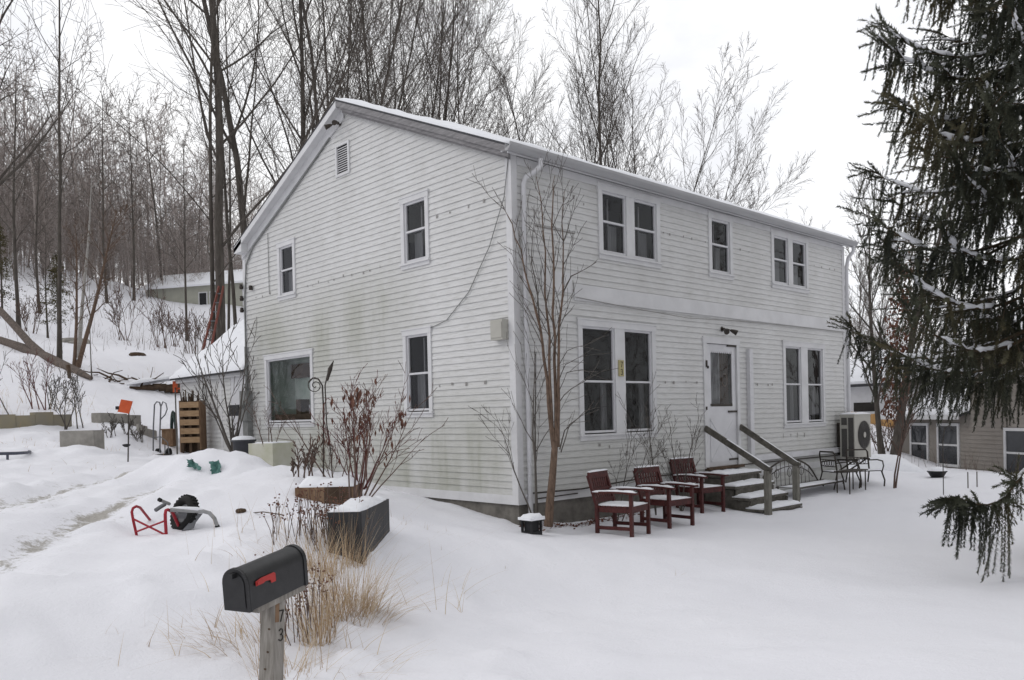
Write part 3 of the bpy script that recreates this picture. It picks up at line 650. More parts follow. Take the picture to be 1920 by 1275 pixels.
gt = MB(); prof = [(-.152,5.055),(-.152,4.955),(-.215,4.95),(-.245,4.99),(-.262,5.02),(-.262,5.062),(-.25,5.062),(-.245,5.02),(-.16,4.98)]
gt.prism([(-.25,y,z) for y, z in prof], (LX+.47,0,0)); gutter = gt.build('gutter', M['gutter_grey'], house)
ds = MB(); ds.tube([(.40,-.20,4.96),(.40,-.20,4.86),(.33,-.17,4.78),(.20,-.09,4.68),(.17,-.075,4.58),(.165,-.075,2.5),(.165,-.075,-.12),(.19,-.12,-.22),(.22,-.25,-.27)], .036, 10)
ds.box(.115,.215,-.05,-.02,.10,.14); ds.build('downspout', M['white_metal'], house)
ds = MB(); ds.tube([(LX+.10,-.20,4.96),(LX+.10,-.20,4.84),(LX+.05,-.10,4.70),(LX+.06,-.05,4.5),(LX+.06,-.05,.1)], .04, 10); ds.build('downspout', M['white_metal'], house)

# ---------------------------------------------------------------- lean-to at the back corner
shed = thing('lean_to_shed', (.1, 10.5, .6), 'low white clapboard lean-to with thick snow on its sloping roof, behind the farmhouse corner', 'shed')
s = MB(); ax = .15
def sh(u, z, d): return (ax-d, u, z)
clap(s, sh, True, .55, 2.36, lambda z: (WY+.02, 12.42), [(8.55, 9.55, .5, 2.35)])
s.quad((ax,12.42,.2),(4.2,12.42,.2),(4.2,12.42,5.0),(ax,12.42,2.36)); s.quad((ax,8.5,.2),(ax,12.42,.2),(ax,12.42,.56),(ax,8.5,.56))
s.build('siding', M['siding'], shed)
s = MB(); s.box(ax-.02, ax+.08, 12.34, 12.44, .3, 2.36); s.box(ax-.018, ax+.05, 10.02, 10.12, .3, 2.36); s.box(ax-.10, ax-.0, 8.45, 12.55, 2.30, 2.42); s.build('trim', M['white_trim'], shed)
s = MB(); s.box(ax-.01, ax+.04, 8.56, 9.54, .4, 2.34); s.box(ax-.025, ax-.01, 8.64, 9.46, .5, 2.2); dr = s.build('door', M['white_metal'], shed)
s = MB(); s.box(ax-.30, ax+.0, 8.56, 9.04, 1.42, 1.66); s.build('air_conditioner', M['black_plastic'], shed)
slope = .76
s = MB(); s.prism([(-.05,8.44,2.43),(2.6,8.44,2.43+2.65*slope),(2.6,12.62,2.43+2.65*slope),(-.05,12.62,2.43)], (0,0,-.06)); rf = s.build('roof', M['shingle'], shed)
s = MB(); V, F = snow_sheet(lambda u, v: (-.07+2.65*v, 8.46+4.14*u, 2.42+2.65*v*slope), 34, 22, .15, 9); s.add(V, F, 0, True); s.build('snow_cover', M['snow_cap'], rf)

# ---------------------------------------------------------------- growing things
def tubes_np(brs, sides=4):
    """many tapering tubes at once -> V, F"""
    Vs, Fs, off = [], [], 0; g = {}
    for p, r in brs: g.setdefault(len(p), []).append((p, r))
    for n, L_ in g.items():
        P = np.array([p for p, _ in L_], float); R = np.array([r for _, r in L_], float); B = len(L_)
        T = P[:, -1] - P[:, 0]; T /= np.linalg.norm(T, axis=1, keepdims=True) + 1e-9
        ref = np.where(np.abs(T[:, 2:3]) < .9, np.array([[0,0,1.]]), np.array([[1.,0,0]]))
        U = np.cross(T, ref); U /= np.linalg.norm(U, axis=1, keepdims=True) + 1e-9; Wv = np.cross(T, U)
        a = np.arange(sides)*2*PI/sides
        ring = np.cos(a)[None,:,None]*U[:,None,:] + np.sin(a)[None,:,None]*Wv[:,None,:]
        V = P[:,:,None,:] + ring[:,None,:,:]*R[:,:,None,None]
        idx = np.arange(B*n*sides).reshape(B, n, sides) + off
        nx = np.roll(idx, -1, axis=2)
        Fs.append(np.stack([idx[:,:-1], nx[:,:-1], nx[:,1:], idx[:,1:]], -1).reshape(-1, 4)); Vs.append(V.reshape(-1, 3)); off += B*n*sides
    return np.concatenate(Vs), np.concatenate(Fs)
def norm(v): return v/(np.linalg.norm(v)+1e-9)
def walk(rng, p0, d0, L_, n, wan, up):
    p = np.array(p0, float); d = norm(np.array(d0, float)); pts = [p.copy()]
    for i in range(n):
        d = norm(d + rng.normal(0, wan, 3) + np.array([0,0,up])); p = p + d*(L_/n); pts.append(p.copy())
    return pts
def side_dir(rng, t, az, ang):
    ref = np.array([0,0,1.]) if abs(t[2]) < .95 else np.array([1.,0,0])
    u = norm(np.cross(t, ref)); w = np.cross(t, u)
    return norm(t*math.cos(ang) + (u*math.cos(az) + w*math.sin(az))*math.sin(ang))
def grow(rng, pts, r0, lvl, spec, out, rmin):
    """records a branch and its children by level"""
    n = len(pts) - 1; s = spec[lvl]
    rad = [max(rmin, r0*(1-i/n*s.get('taper', .85))) for i in range(n+1)]
    out[lvl].append((pts, rad))
    if lvl + 1 >= len(spec): return
    c = spec[lvl+1]; k = rng.integers(c['n'][0], c['n'][1]+1); L_ = sum(np.linalg.norm(pts[i+1]-pts[i]) for i in range(n))
    az = rng.uniform(0, 6.28)
    for j in range(k):
        t = c['t0'] + (c.get('t1', 1)-c['t0'])*(j+rng.uniform(.1,.9))/k; x = t*n; i = min(int(x), n-1); f = x-i
        p = pts[i]*(1-f) + pts[i+1]*f; tg = norm(pts[i+1]-pts[i]); az += 2.4 + rng.normal(0,.5)
        d = side_dir(rng, tg, az, math.radians(rng.uniform(*c['ang'])))
        ll = L_*rng.uniform(*c['len'])*(1-c.get('fall', .5)*(t-c['t0']))
        r = min(rad[i]*.75, max(rmin, r0*c['rr']*(1-.55*t)))
        grow(rng, walk(rng, p, d, ll, c['seg'], c['wan'], c['up']), r, lvl+1, spec, out, rmin)
VASE = [dict(seg=9, wan=.042, up=.02), dict(n=(14,17), len=(.28,.50), ang=(19,37), seg=7, wan=.06, up=.06, t0=.18, rr=.40, fall=.6),
        dict(n=(9,12), len=(.26,.44), ang=(22,42), seg=5, wan=.09, up=.05, t0=.12, rr=.42), dict(n=(7,10), len=(.28,.55), ang=(18,40), seg=3, wan=.13, up=.03, t0=.10, rr=.5)]
TALL = [dict(seg=12, wan=.028, up=.02), dict(n=(17,21), len=(.26,.44), ang=(35,62), seg=8, wan=.08, up=.035, t0=.20, rr=.30, fall=.4),
        dict(n=(8,11), len=(.26,.46), ang=(25,48), seg=5, wan=.09, up=.03, t0=.2, rr=.42), dict(n=(6,8), len=(.26,.5), ang=(25,50), seg=3, wan=.1, up=.03, t0=.12, rr=.5)]
SLIM = [dict(seg=10, wan=.02, up=.02), dict(n=(15,20), len=(.14,.30), ang=(30,55), seg=5, wan=.08, up=.06, t0=.32, rr=.32, fall=.5),
        dict(n=(5,8), len=(.25,.5), ang=(25,45), seg=4, wan=.1, up=.04, t0=.15, rr=.5), dict(n=(3,5), len=(.3,.5), ang=(25,45), seg=2, wan=.1, up=.02, t0=.2, rr=.6)]
def bare_tree(pos, stems, spec, seed, label, group=None, rmin=.0055, bark='bark', twig='bark_twig', name='bare_tree', cat='tree', sides=6, limbs=()):
    """stems: (lean direction vector, length, base radius, offset)"""
    rng = np.random.default_rng(seed); pos = np.array(pos, float)
    o = thing(name, tuple(pos), label, cat, group); out = [[] for _ in spec]
    for d, L_, r, off in stems:
        p0 = pos + np.array([off[0], off[1], -.25])
        pts = walk(rng, p0, d, L_, spec[0]['seg'], spec[0]['wan'], spec[0]['up'])
        grow(rng, pts, r, 0, spec, out, rmin)
    for h, d, L_, r in limbs:
        b0 = out[0][0][0]; x = h*(len(b0)-1); i = int(x); p = b0[i]+(b0[i+1]-b0[i])*(x-i)
        grow(rng, walk(rng, p, d, L_, spec[1]['seg'], .05, .10), r, 1, spec, out, rmin)
    for pts, rad in out[0]: rad[0] *= 1.35
    V, F = tubes_np(out[0], 9); mesh_np('trunk', V, F, M[bark], o)
    V1, F1 = tubes_np(out[1], sides); V2, F2 = tubes_np(sum(out[2:], []), 3)
    mesh_np('crown', np.concatenate([V1, V2]), np.concatenate([F1, F2+len(V1)]), [M[bark], M[twig]], o, mi=[0]*len(F1)+[1]*len(F2))
    return o
UP = (0,0,1)
R_ = np.array([.727,-.686,0.]); B_ = np.array([.686,.727,0.])       # to the right, to the back
def lean(r, b=0.): v = np.array([0,0,1.]) + R_*r + B_*b; return tuple(v/np.linalg.norm(v))
G1, G2 = 'bare trees on the slope beside the house', 'bare trees rising behind the farmhouse roof'
# left of the house
bare_tree((-3.623,15.021,1.689), [(lean(.035), 17, .15, (0,0))], SLIM, 11, 'bare tree cut by the left edge of the photo, a limb curving up right', G1, limbs=[(.32, tuple(R_*.75+np.array([0,0,.55])), 3.6, .045), (.45, tuple(R_*.4+np.array([0,0,1])), 3.6, .035)])
bare_tree((0.513,24.329,3.614), [(lean(.035), 17.5, .08, (0,0))], SLIM, 12, 'slender straight bare tree standing alone, leaning slightly, left of the big trunk', G1)
bare_tree((3.252,17.023,1.742), [(lean(.02), 25, .165, (0,0)), (lean(-.035), 19, .085, (-.1,.1))], TALL, 5, 'tallest bare tree, its thick dark trunk rising just left of the lean-to roof', G1)
bare_tree((4.966,18.431,1.995), [(lean(-.01), 25, .145, (0,0)), (lean(.16), 17, .07, (.1,0))], VASE, 14, 'tall bare tree with a thick trunk close to the left end of the farmhouse roof', G1)
bare_tree((5.012,19.517,2.225), [(lean(.0), 20, .075, (0,0))], SLIM, 15, 'thin straight bare tree between the two thick trunks left of the house', G1)
bare_tree((6.776,24.210,3.248), [(lean(.05), 18, .065, (0,0))], SLIM, 16, 'thinnest bare trunk, just right of the tallest tree and farther back', G1)
# behind the roof
bare_tree((6.645,17.547,1.804), [(lean(-.02), 24, .125, (0,0)), (lean(.05), 23, .10, (.35,-.3)), (lean(.13), 21, .09, (.7,-.6)), (lean(.26), 17, .06, (.7,-.6))], VASE, 21, 'several-stemmed bare tree directly behind the roof peak', G2)
bare_tree((11.084,21.879,2.500), [(lean(.02), 24, .085, (0,0)), (lean(.12), 22, .08, (.3,-.2)), (lean(.22), 20, .065, (.5,-.4)), (lean(.06), 20, .06, (.8,-.7))], VASE, 22, 'dense bare tree just right of the roof peak', G2)
bare_tree((11.590,20.350,2.179), [(lean(.04), 23, .085, (0,0)), (lean(.15), 21, .075, (.3,-.3)), (lean(-.05), 20, .06, (-.2,.2)), (lean(.24), 18, .06, (.5,-.5))], VASE, 23, 'leaning dense bare tree in the middle of the thicket behind the roof', G2)
bare_tree((14.320,22.092,2.348), [(lean(.05), 22, .08, (0,0)), (lean(-.04), 20, .065, (-.3,.2)), (lean(.12), 19, .06, (.3,-.3))], VASE, 24, 'bare tree at the right of the thicket, crown running out of the photo', G2)
bare_tree((14.907,20.384,2.000), [(lean(.01), 21, .11, (0,0)), (lean(.08), 18.5, .07, (.2,-.2)), (lean(-.06), 17, .06, (-.2,.2))], VASE, 25, 'bare vase shaped tree, rightmost of the thicket, beside the gap of open sky', G2)
bare_tree((22.045,23.450,2.064), [(lean(-.02), 14, .08, (0,0)), (lean(-.14), 13, .06, (-.2,.2)), (lean(.1), 12, .05, (.2,-.1))], VASE, 26, 'small thin bare tree right of the gap of open sky', G2)
bare_tree((20.830,19.016,1.419), [(lean(.0), 16.6, .11, (0,0)), (lean(.03), 16.4, .09, (.7,-.6)), (lean(-.08), 15, .05, (-.1,.1)), (lean(.12), 14.5, .05, (.8,-.7))], VASE, 27, 'narrow bare tree with a rounded top and two close trunks', G2)
bare_tree((21.936,16.259,0.942), [(lean(-.0), 22.5, .12, (0,0)), (lean(-.07), 18, .06, (-.1,.1)), (lean(.06), 17, .05, (.1,-.1))], VASE, 28, 'tall bare tree whose top leaves the photo, right of the round topped one', G2)
bare_tree((22.584,15.452,0.797), [(lean(.01), 15, .08, (0,0)), (lean(.11), 15.2, .08, (.2,-.1)), (lean(.22), 14.6, .07, (.3,-.2)), (lean(.33), 13.6, .06, (.3,-.2)), (lean(.44), 12.2, .055, (.4,-.3)), (lean(.56), 10, .05, (.4,-.3))], VASE, 29, 'wide many-stemmed bare tree fanning out to the right behind the roof', G2)
bare_tree((27.296,13.970,0.646), [(lean(-.10), 6.3, .05, (-.8,.6)), (lean(.05), 6.8, .06, (0,0)), (lean(.16), 6.2, .05, (.8,-.6)), (lean(.3), 5.2, .05, (1.2,-1.0))], VASE, 30, 'low bushy bare tree showing over the right half of the roof', G2)
bare_tree((30.759,11.983,0.766), [(lean(-.10), 9, .05, (0,0)), (lean(.08), 9.5, .05, (.2,-.1)), (lean(.22), 7.5, .045, (.3,-.1))], SLIM, 31, 'small sparse bare tree above the right end of the roof', G2)
bare_tree((19.542,2.972,-0.286), [(lean(-.09), 8.5, .10, (0,0))], VASE, 32, 'slender dark leaning tree between the house end and the ivy covered trunk', None)
ivy = bare_tree((16.881,1.553,-0.376), [(lean(.10), 9.5, .14, (0,0)), (lean(.3), 5, .06, (0.05,0))], VASE, 33, 'thick leaning tree with brown clinging leaves beyond the house end', None)
bare_tree((39.412,12.454,0.428), [(lean(0), 9, .08, (0,0)), (lean(.1), 9, .07, (.5,-.4))], VASE, 34, 'bare tree seen between the house end and the spruce, over the snowy roof', None)
def leaf_cloud(name, centres, n, size, mtl, parent, seed, droop=.6, wid=.38):
    """dry leaves: small folded blades hanging round given points (x,y,z,radius)"""
    rng = np.random.default_rng(seed); V = []; F = []
    for k in range(n):
        c = centres[rng.integers(len(centres))]; v = norm(rng.normal(0,1,3))*rng.uniform(.2,1)**.5*c[3]
        p = np.array(c[:3]) + v*np.array([1,1,1.15]); L_ = size*rng.uniform(.6,1.3)
        d = norm(rng.normal(0,1,3)*(1-droop) + np.array([0,0,-1])*droop); s_ = norm(np.cross(d, rng.normal(0,1,3))); nn = np.cross(d, s_); w = L_*wid
        o = len(V); V += [p, p+d*L_*.45+s_*w/2-nn*w*.15, p+d*L_, p+d*L_*.45-s_*w/2-nn*w*.15, p+d*L_*.5+nn*w*.05]
        F += [(o, o+1, o+4), (o+1, o+2, o+4), (o+2, o+3, o+4), (o+3, o, o+4)]
    return mesh_np(name, V, F, mtl, parent, smooth=False)
a = (16.881,1.553,-0.376)
leaf_cloud('clinging_leaves', [(a[0]+.03*k+R_[0]*.1*k*.55, a[1]+R_[1]*.1*k*.55, a[2]+1.6+k*.55, .32+.12*(k%3)) for k in range(9)], 1300, .16, M['dead_leaf'], ivy, 3)
# separate young trees standing in front of the woods
G3 = 'young bare trees at the edge of the hillside wood'
for k, (px, D, h, r, nm) in enumerate([(38,47,13,.10,'at the far left behind the forked log'), (78,52,12,.08,'second from the left, thin and straight'), (92,45,5,.05,'short, beside the forked log'),
        (205,58,14,.09,'right of the pale birch'), (255,60,13,.09,'above the left end of the long grey house'), (310,63,13,.10,'directly behind the long grey house'), (352,52,12,.08,'in front of the long grey house')]):
    q = at_ = [(2.186,37.301,6.178),(4.262,41.949,7.287),(2.889,35.077,5.603),(9.271,46.773,8.860),(11.376,48.185,9.420),(14.117,50.384,10.100),(11.353,39.654,6.090)][k]
    bare_tree(q, [(lean(rnd.uniform(-.05,.05)), h, r, (0,0))], SLIM, 60+k, 'young bare tree on the snowy hill, ' + nm, G3, rmin=.009)
bare_tree((0.736,23.232,3.373), [(lean(.30,.05), 6.0, .09, (0,0)), (lean(.08,.05), 5, .07, (-.05,.05))], SLIM, 71, 'reddish forked tree stem leaning right on the snowy slope', None, bark='bark_red', twig='bark_red')
b = bare_tree((1.615,26.102,3.922), [(lean(.14), 7.2, .085, (0,0))], [dict(seg=8, wan=.015, up=0), dict(n=(2,3), len=(.1,.2), ang=(40,60), seg=4, wan=.1, up=.0, t0=.6, rr=.3), dict(n=(2,3), len=(.3,.5), ang=(30,50), seg=2, wan=.1, up=0, t0=.3, rr=.5)], 72, 'pale leaning birch trunk, broken off at the top', None, bark='birch', twig='bark_grey', name='birch_tree')
bare_tree((0.652,21.175,2.945), [(lean(.01), 3.4, .022, (0,0))], [dict(seg=6, wan=.02, up=0), dict(n=(2,3), len=(.1,.2), ang=(20,30), seg=3, wan=.05, up=.1, t0=.5, rr=.5), dict(n=(1,2), len=(.3,.5), ang=(20,30), seg=2, wan=.05, up=.1, t0=.5, rr=.5)], 73, 'single thin upright pole of a sapling on the open snow', None, bark='bark_grey', name='sapling')
# small olive conifers low in the wood
def conifer(pos, h, r, seed, label):
    rng = np.random.default_rng(seed); o = thing('young_conifer', pos, label, 'tree', 'small olive conifers in the wood')
    V, F = tubes_np([([np.array(pos), np.array(pos)+np.array([0,0,h*.5]), np.array(pos)+np.array([0,0,h])], [.06,.04,.01])], 6); mesh_np('trunk', V, F, M['bark'], o)
    V = []; F = []; brs = []
    for k in range(int(h*38)):
        z = rng.uniform(.12, 1)**.8*h; az = rng.uniform(0, 6.28); L_ = r*(1.05 - z/h)*rng.uniform(.5,1.15); d = np.array([math.cos(az), math.sin(az), rng.uniform(-.25,.15)])
        p0 = np.array(pos)+np.array([0,0,z])
        for j in range(int(8+L_*16)):
            t = rng.uniform(.15,1); p = p0 + d*L_*t + rng.normal(0,.05,3); e = norm(d*.6+rng.normal(0,.6,3)+np.array([0,0,-.3])); s_ = norm(np.cross(e, rng.normal(0,1,3))); q = rng.uniform(.08,.17)
            i = len(V); V += [p, p+e*q*.5+s_*q*.13, p+e*q, p+e*q*.5-s_*q*.13]; F.append((i,i+1,i+2,i+3))
    mesh_np('crown', V, F, M['conifer'], o, smooth=False)
conifer((3.064,33.999,5.372), 4.0, 1.3, 1, 'small olive green conifer behind the upright trunk, left hillside')
conifer((2.153,40.379,7.027), 4.6, 1.6, 2, 'small olive conifer at the left edge of the hillside wood')
# the far wood: hundreds of trunks nobody could count
def woodland(name, places, seed, kinds=7, lab=None):
    rng = np.random.default_rng(seed); pro = []
    sp = [dict(seg=7, wan=.05, up=.02), dict(n=(17,22), len=(.2,.42), ang=(28,62), seg=4, wan=.10, up=.06, t0=.10, rr=.35, fall=.5), dict(n=(6,9), len=(.26,.5), ang=(25,55), seg=3, wan=.12, up=.04, t0=.15, rr=.5), dict(n=(2,4), len=(.3,.6), ang=(22,45), seg=2, wan=.1, up=.04, t0=.15, rr=.6)]
    for k in range(kinds):
        out = [[] for _ in sp]; grow(rng, walk(rng, (0,0,-.4), (rng.normal(0,.07), rng.normal(0,.07), 1), 10, 7, .05, .02), .062, 0, sp, out, .009)
        V, F = tubes_np(out[0]+out[1], 4); V2, F2 = tubes_np(out[2]+out[3], 3); pro.append((np.concatenate([V, V2]), np.concatenate([F, F2+len(V)])))
    Vs, Fs, off = [], [], 0
    for x, y, h in places:
        V, F = pro[rng.integers(kinds)]; a = rng.uniform(0, 6.28); s = h/10*rng.uniform(.75,1.2); c_, s_ = math.cos(a), math.sin(a)
        V = V*np.array([s*rng.uniform(.7,1.1)]*2 + [s]); V = np.stack([V[:,0]*c_-V[:,1]*s_ + x, V[:,0]*s_+V[:,1]*c_ + y, V[:,2] + gz(x, y)], -1)
        Vs.append(V); Fs.append(F+off); off += len(V)
    return tag(mesh_np(name, np.concatenate(Vs), np.concatenate(Fs), M['woods']), kind='stuff')
def at_cam(px, D):
    d = B_*1.0 + R_*((px-960)/1552); d = d/np.linalg.norm(d); return CP[0]+d[0]*D, CP[1]+d[1]*D
rg = np.random.default_rng(99); pl = []
for k in range(330):
    px = rg.uniform(-260, 520); D = rg.uniform(62, 112); x, y = at_cam(px, D); pl.append((x, y, rg.uniform(8, 15)*(1 if px < 380 else .9)))
for k in range(320):
    px = rg.uniform(-150, 480); D = rg.uniform(60, 82); x, y = at_cam(px, D); pl.append((x, y, rg.uniform(2.2, 6)))
woodland('hillside_woodland', pl, 4)
pl = []
for k in range(55):
    px = rg.uniform(1590, 2100); D = rg.uniform(62, 95); x, y = at_cam(px, D); pl.append((x, y, rg.uniform(6, 9.5)))
woodland('woodland', pl, 5, 4)
pl = []                                        # trees across the road, which the front windows mirror
for k in range(70):
    a = rg.uniform(-2.6, .25); D = rg.uniform(26, 60); x, y = 4 + D*math.cos(a), -12 + D*math.sin(a)*.9 - 6; pl.append((x, y, rg.uniform(10, 17)))
woodland('roadside_woodland', pl, 6, 4)

# ---------------------------------------------------------------- the spruce on the right
def brush(rng, L_, r, n):
    """one hanging branchlet along -Z: a twig with needles all round"""
    V = []; F = []
    k = max(4, int(L_/.07)); bend = rng.normal(0,.05,2)
    ax = [np.array([bend[0]*t*t*L_, bend[1]*t*t*L_, -L_*t]) for t in np.linspace(0,1,k+1)]
    for i in range(n):
        t = (i+rng.random())/n; x = t*k; j = min(int(x), k-1); p = ax[j]+(ax[j+1]-ax[j])*(x-j); a = rng.uniform(0, 6.28)
        out = np.array([math.cos(a), math.sin(a), -rng.uniform(.35,1.1)]); out = out/np.linalg.norm(out)
        q = r*rng.uniform(.7,1.25)*(1-.30*t); s_ = np.array([-math.sin(a), math.cos(a), 0])*.0075
        o = len(V); V += [p-s_, p+s_, p+out*q]; F.append((o, o+1, o+2))
    return np.array(V), np.array(F)
def spruce():
    rng = np.random.default_rng(8); pos = np.array((2.914,-5.832,-0.531)); H = 12.5
    o = thing('spruce_tree', tuple(pos), 'big dark spruce with drooping snow-dusted branches along the right edge', 'tree')
    tr = [pos+np.array([0,0,-.3]), pos+np.array([.03,0,H*.3]), pos+np.array([0,.03,H*.6]), pos+np.array([0,0,H])]
    V, F = tubes_np([(tr, [.24,.17,.10,.02])], 10); mesh_np('trunk', V, F, M['bark'], o)
    bk = [brush(rng, L_, .050, int(L_*230)) for L_ in (.22,.30,.38,.48,.60,.75,.9,.34)]; bl = [.22,.30,.38,.48,.60,.75,.9,.34]
    Vs, Fs, off = [], [], 0; limbs = []; snow = []
    def put(p, kind, R3):
        nonlocal off
        V, F = bk[kind]; V = V @ R3.T + p; Vs.append(V); Fs.append(F+off); off += len(V)
    def frame(d):                            # -Z of the brush turned to d
        z = -norm(d); x = norm(np.cross(z, rng.normal(0,1,3))); y = np.cross(z, x); return np.stack([x,y,z],1)
    def limb(p0, az, L_, dz0, lift, dens=1.0, hang=1.0, sn=.5):
        n = 10; pts = []
        for i in range(n+1):
            t = i/n; r = L_*t; z = dz0*t*L_ - .13*L_*math.sin(PI*min(1,t*.95)) + lift*L_*t**4
            pts.append(p0 + np.array([math.cos(az)*r, math.sin(az)*r, z]) + rng.normal(0,.012,3)*t)
        limbs.append((pts, [max(.006, .030*(1-t/n)*min(1, L_/2)) for t in range(n+1)]))
        hd = np.array([math.cos(az), math.sin(az), 0]); sdv = np.array([-hd[1], hd[0], 0])
        m = int(L_*15*dens)
        for j in range(m):
            t = .16 + .84*(j+rng.random())/m; x = t*n; i = min(int(x), n-1); p = pts[i]+(pts[i+1]-pts[i])*(x-i); tg = norm(pts[i+1]-pts[i])
            u = rng.random()
            if u < .50*hang and t < .97:                       # curtains hanging straight down
                k = rng.integers(2, 6 if z < 3.2 else 7); put(p, k, frame(np.array([0,0,-1])+rng.normal(0,.10,3)+tg*.10))
            else:                                              # side sprays: a twig with hanging branchlets of its own
                sg = 1 if rng.random() < .5 else -1; l2 = (.18+.42*(1-t))*rng.uniform(.6,1.3)*min(1, L_/1.6)
                d2 = norm(tg*.75 + sdv*sg*rng.uniform(.4,.9) + np.array([0,0,rng.uniform(-.3,.05)])); e = p + d2*l2
                limbs.append(([p, p+d2*l2*.5, e], [.008,.006,.004]))
                if rng.random() < .26: snow.append(([p+d2*l2*f_+np.array([0,0,.02])+rng.normal(0,.006,3) for f_ in (.2,.32,.45,.58,.7,.82,.95)], [.003]+[rng.uniform(.006,.018) for _ in range(5)]+[.003]))
                for w in range(1+int(l2*10)):
                    s_ = rng.uniform(.15,1); put(p+d2*l2*s_, rng.integers(0, 5), frame(norm(d2*.30+np.array([0,0,-1])*rng.uniform(.7,1.2)+rng.normal(0,.15,3))))
                put(e, rng.integers(0,3), frame(d2+np.array([0,0,-.15])))
        for w in range(5): put(pts[-1]-tg*.10*w*.5, rng.integers(0,3), frame(tg+rng.normal(0,.28,3)+np.array([0,0,-.12])))
        for _r in range(3 if rng.random() < sn else 1):
            a = rng.uniform(.2,.75); b = min(.97, a+rng.uniform(.08,.32)); sp = []
            for t in np.linspace(a, b, 7): x = t*n; i = min(int(x), n-1); sp.append(pts[i]+(pts[i+1]-pts[i])*(x-i)+np.array([0,0,.024]))
            sp = [q+rng.normal(0,.008,3) for q in sp]; snow.append((sp, [.004]+[rng.uniform(.016,.040) for _ in range(5)]+[.004]))
    z = 2.45; azs = rng.uniform(0, 6.28)
    while z < H-.4:
        t = z/H; R = 2.68*(1-t)**.70*(1 if z > 2.4 else .72)
        for k in range(5 if t < .7 else 4):
            azs += 2*PI/5 + rng.normal(0,.25)
            limb(pos+np.array([0,0,z+rng.uniform(-.15,.15)]), azs, R*rng.uniform(.70,1.10), -.10+.22*t, .16, dens=1.0, sn=.95)
        azs += .6; z += .33 + .12*t
    # a low limb that reaches out over the lawn and droops almost to the snow
    tip = np.array((0.635,-5.519,0.337)); p0 = pos+np.array([0,0,1.05]); n = 10; pts = []
    pts = [np.array(q) for q in (p0, (2.405,-5.858,0.745), (2.085,-5.820,0.555), (1.773,-5.816,0.432), (1.561,-5.799,0.335), (1.344,-5.770,0.262), (1.173,-5.722,0.242), (1.002,-5.676,0.265), (0.879,-5.617,0.305), (0.757,-5.568,0.350), tip)]
    limbs.append((pts, [.018*(1-.7*i/n) for i in range(n+1)]))
    for j in range(60):
        t = .2+.8*rng.random(); x = t*n; i = min(int(x), n-1); p = pts[i]+(pts[i+1]-pts[i])*(x-i); put(p, rng.integers(0,2), frame(norm(tip-p0)*.5+rng.normal(0,.5,3)+np.array([0,0,-.35])))
    for a_ in (2,4,7): snow.append(([pts[a_]+(pts[a_+1]-pts[a_])*f_+np.array([0,0,.022]) for f_ in (0,.2,.4,.6,.8,1.)], [.003,.012,.02,.016,.010,.003]))
    for j in range(48):
        t = .22+.78*rng.random(); x = t*n; i = min(int(x), n-1); p = pts[i]+(pts[i+1]-pts[i])*(x-i)
        k = rng.integers(1, 5 if t > .6 else 7); put(p, k, frame(np.array([0,0,-1])+rng.normal(0,.10,3)+norm(tip-p0)*rng.uniform(0,.35)))
    for j in range(6): put(tip+rng.normal(0,.02,3), 1, frame(norm(tip-p0)+rng.normal(0,.2,3)+np.array([0,0,-.15])))
    V, F = tubes_np(limbs, 5); mesh_np('limbs', V, F, M['spruce_twig'], o)
    mesh_np('crown', np.concatenate(Vs), np.concatenate(Fs), M['needle'], o, smooth=False)
    V, F = tubes_np(snow, 6); tag(mesh_np('snow_dusting', V, F, M['snow_cap'], o), kind='stuff')
spruce()

# ---------------------------------------------------------------- things round the house
def soft_cap(mb, pts, th, seed, mi=0, k=1.0):
    """snow lying on a quad (4 corners, first edge along u)"""
    a, b, c, d = (Vector(p) for p in pts)
    nu = max(4, int((b-a).length/.05)); nv = max(4, int((d-a).length/.05)); nu = min(nu, 40); nv = min(nv, 40)
    V, F = snow_sheet(lambda u, v: a*(1-u)*(1-v)+b*u*(1-v)+c*u*v+d*(1-u)*v, nu, nv, th, seed); mb.add(V, F, mi, True)

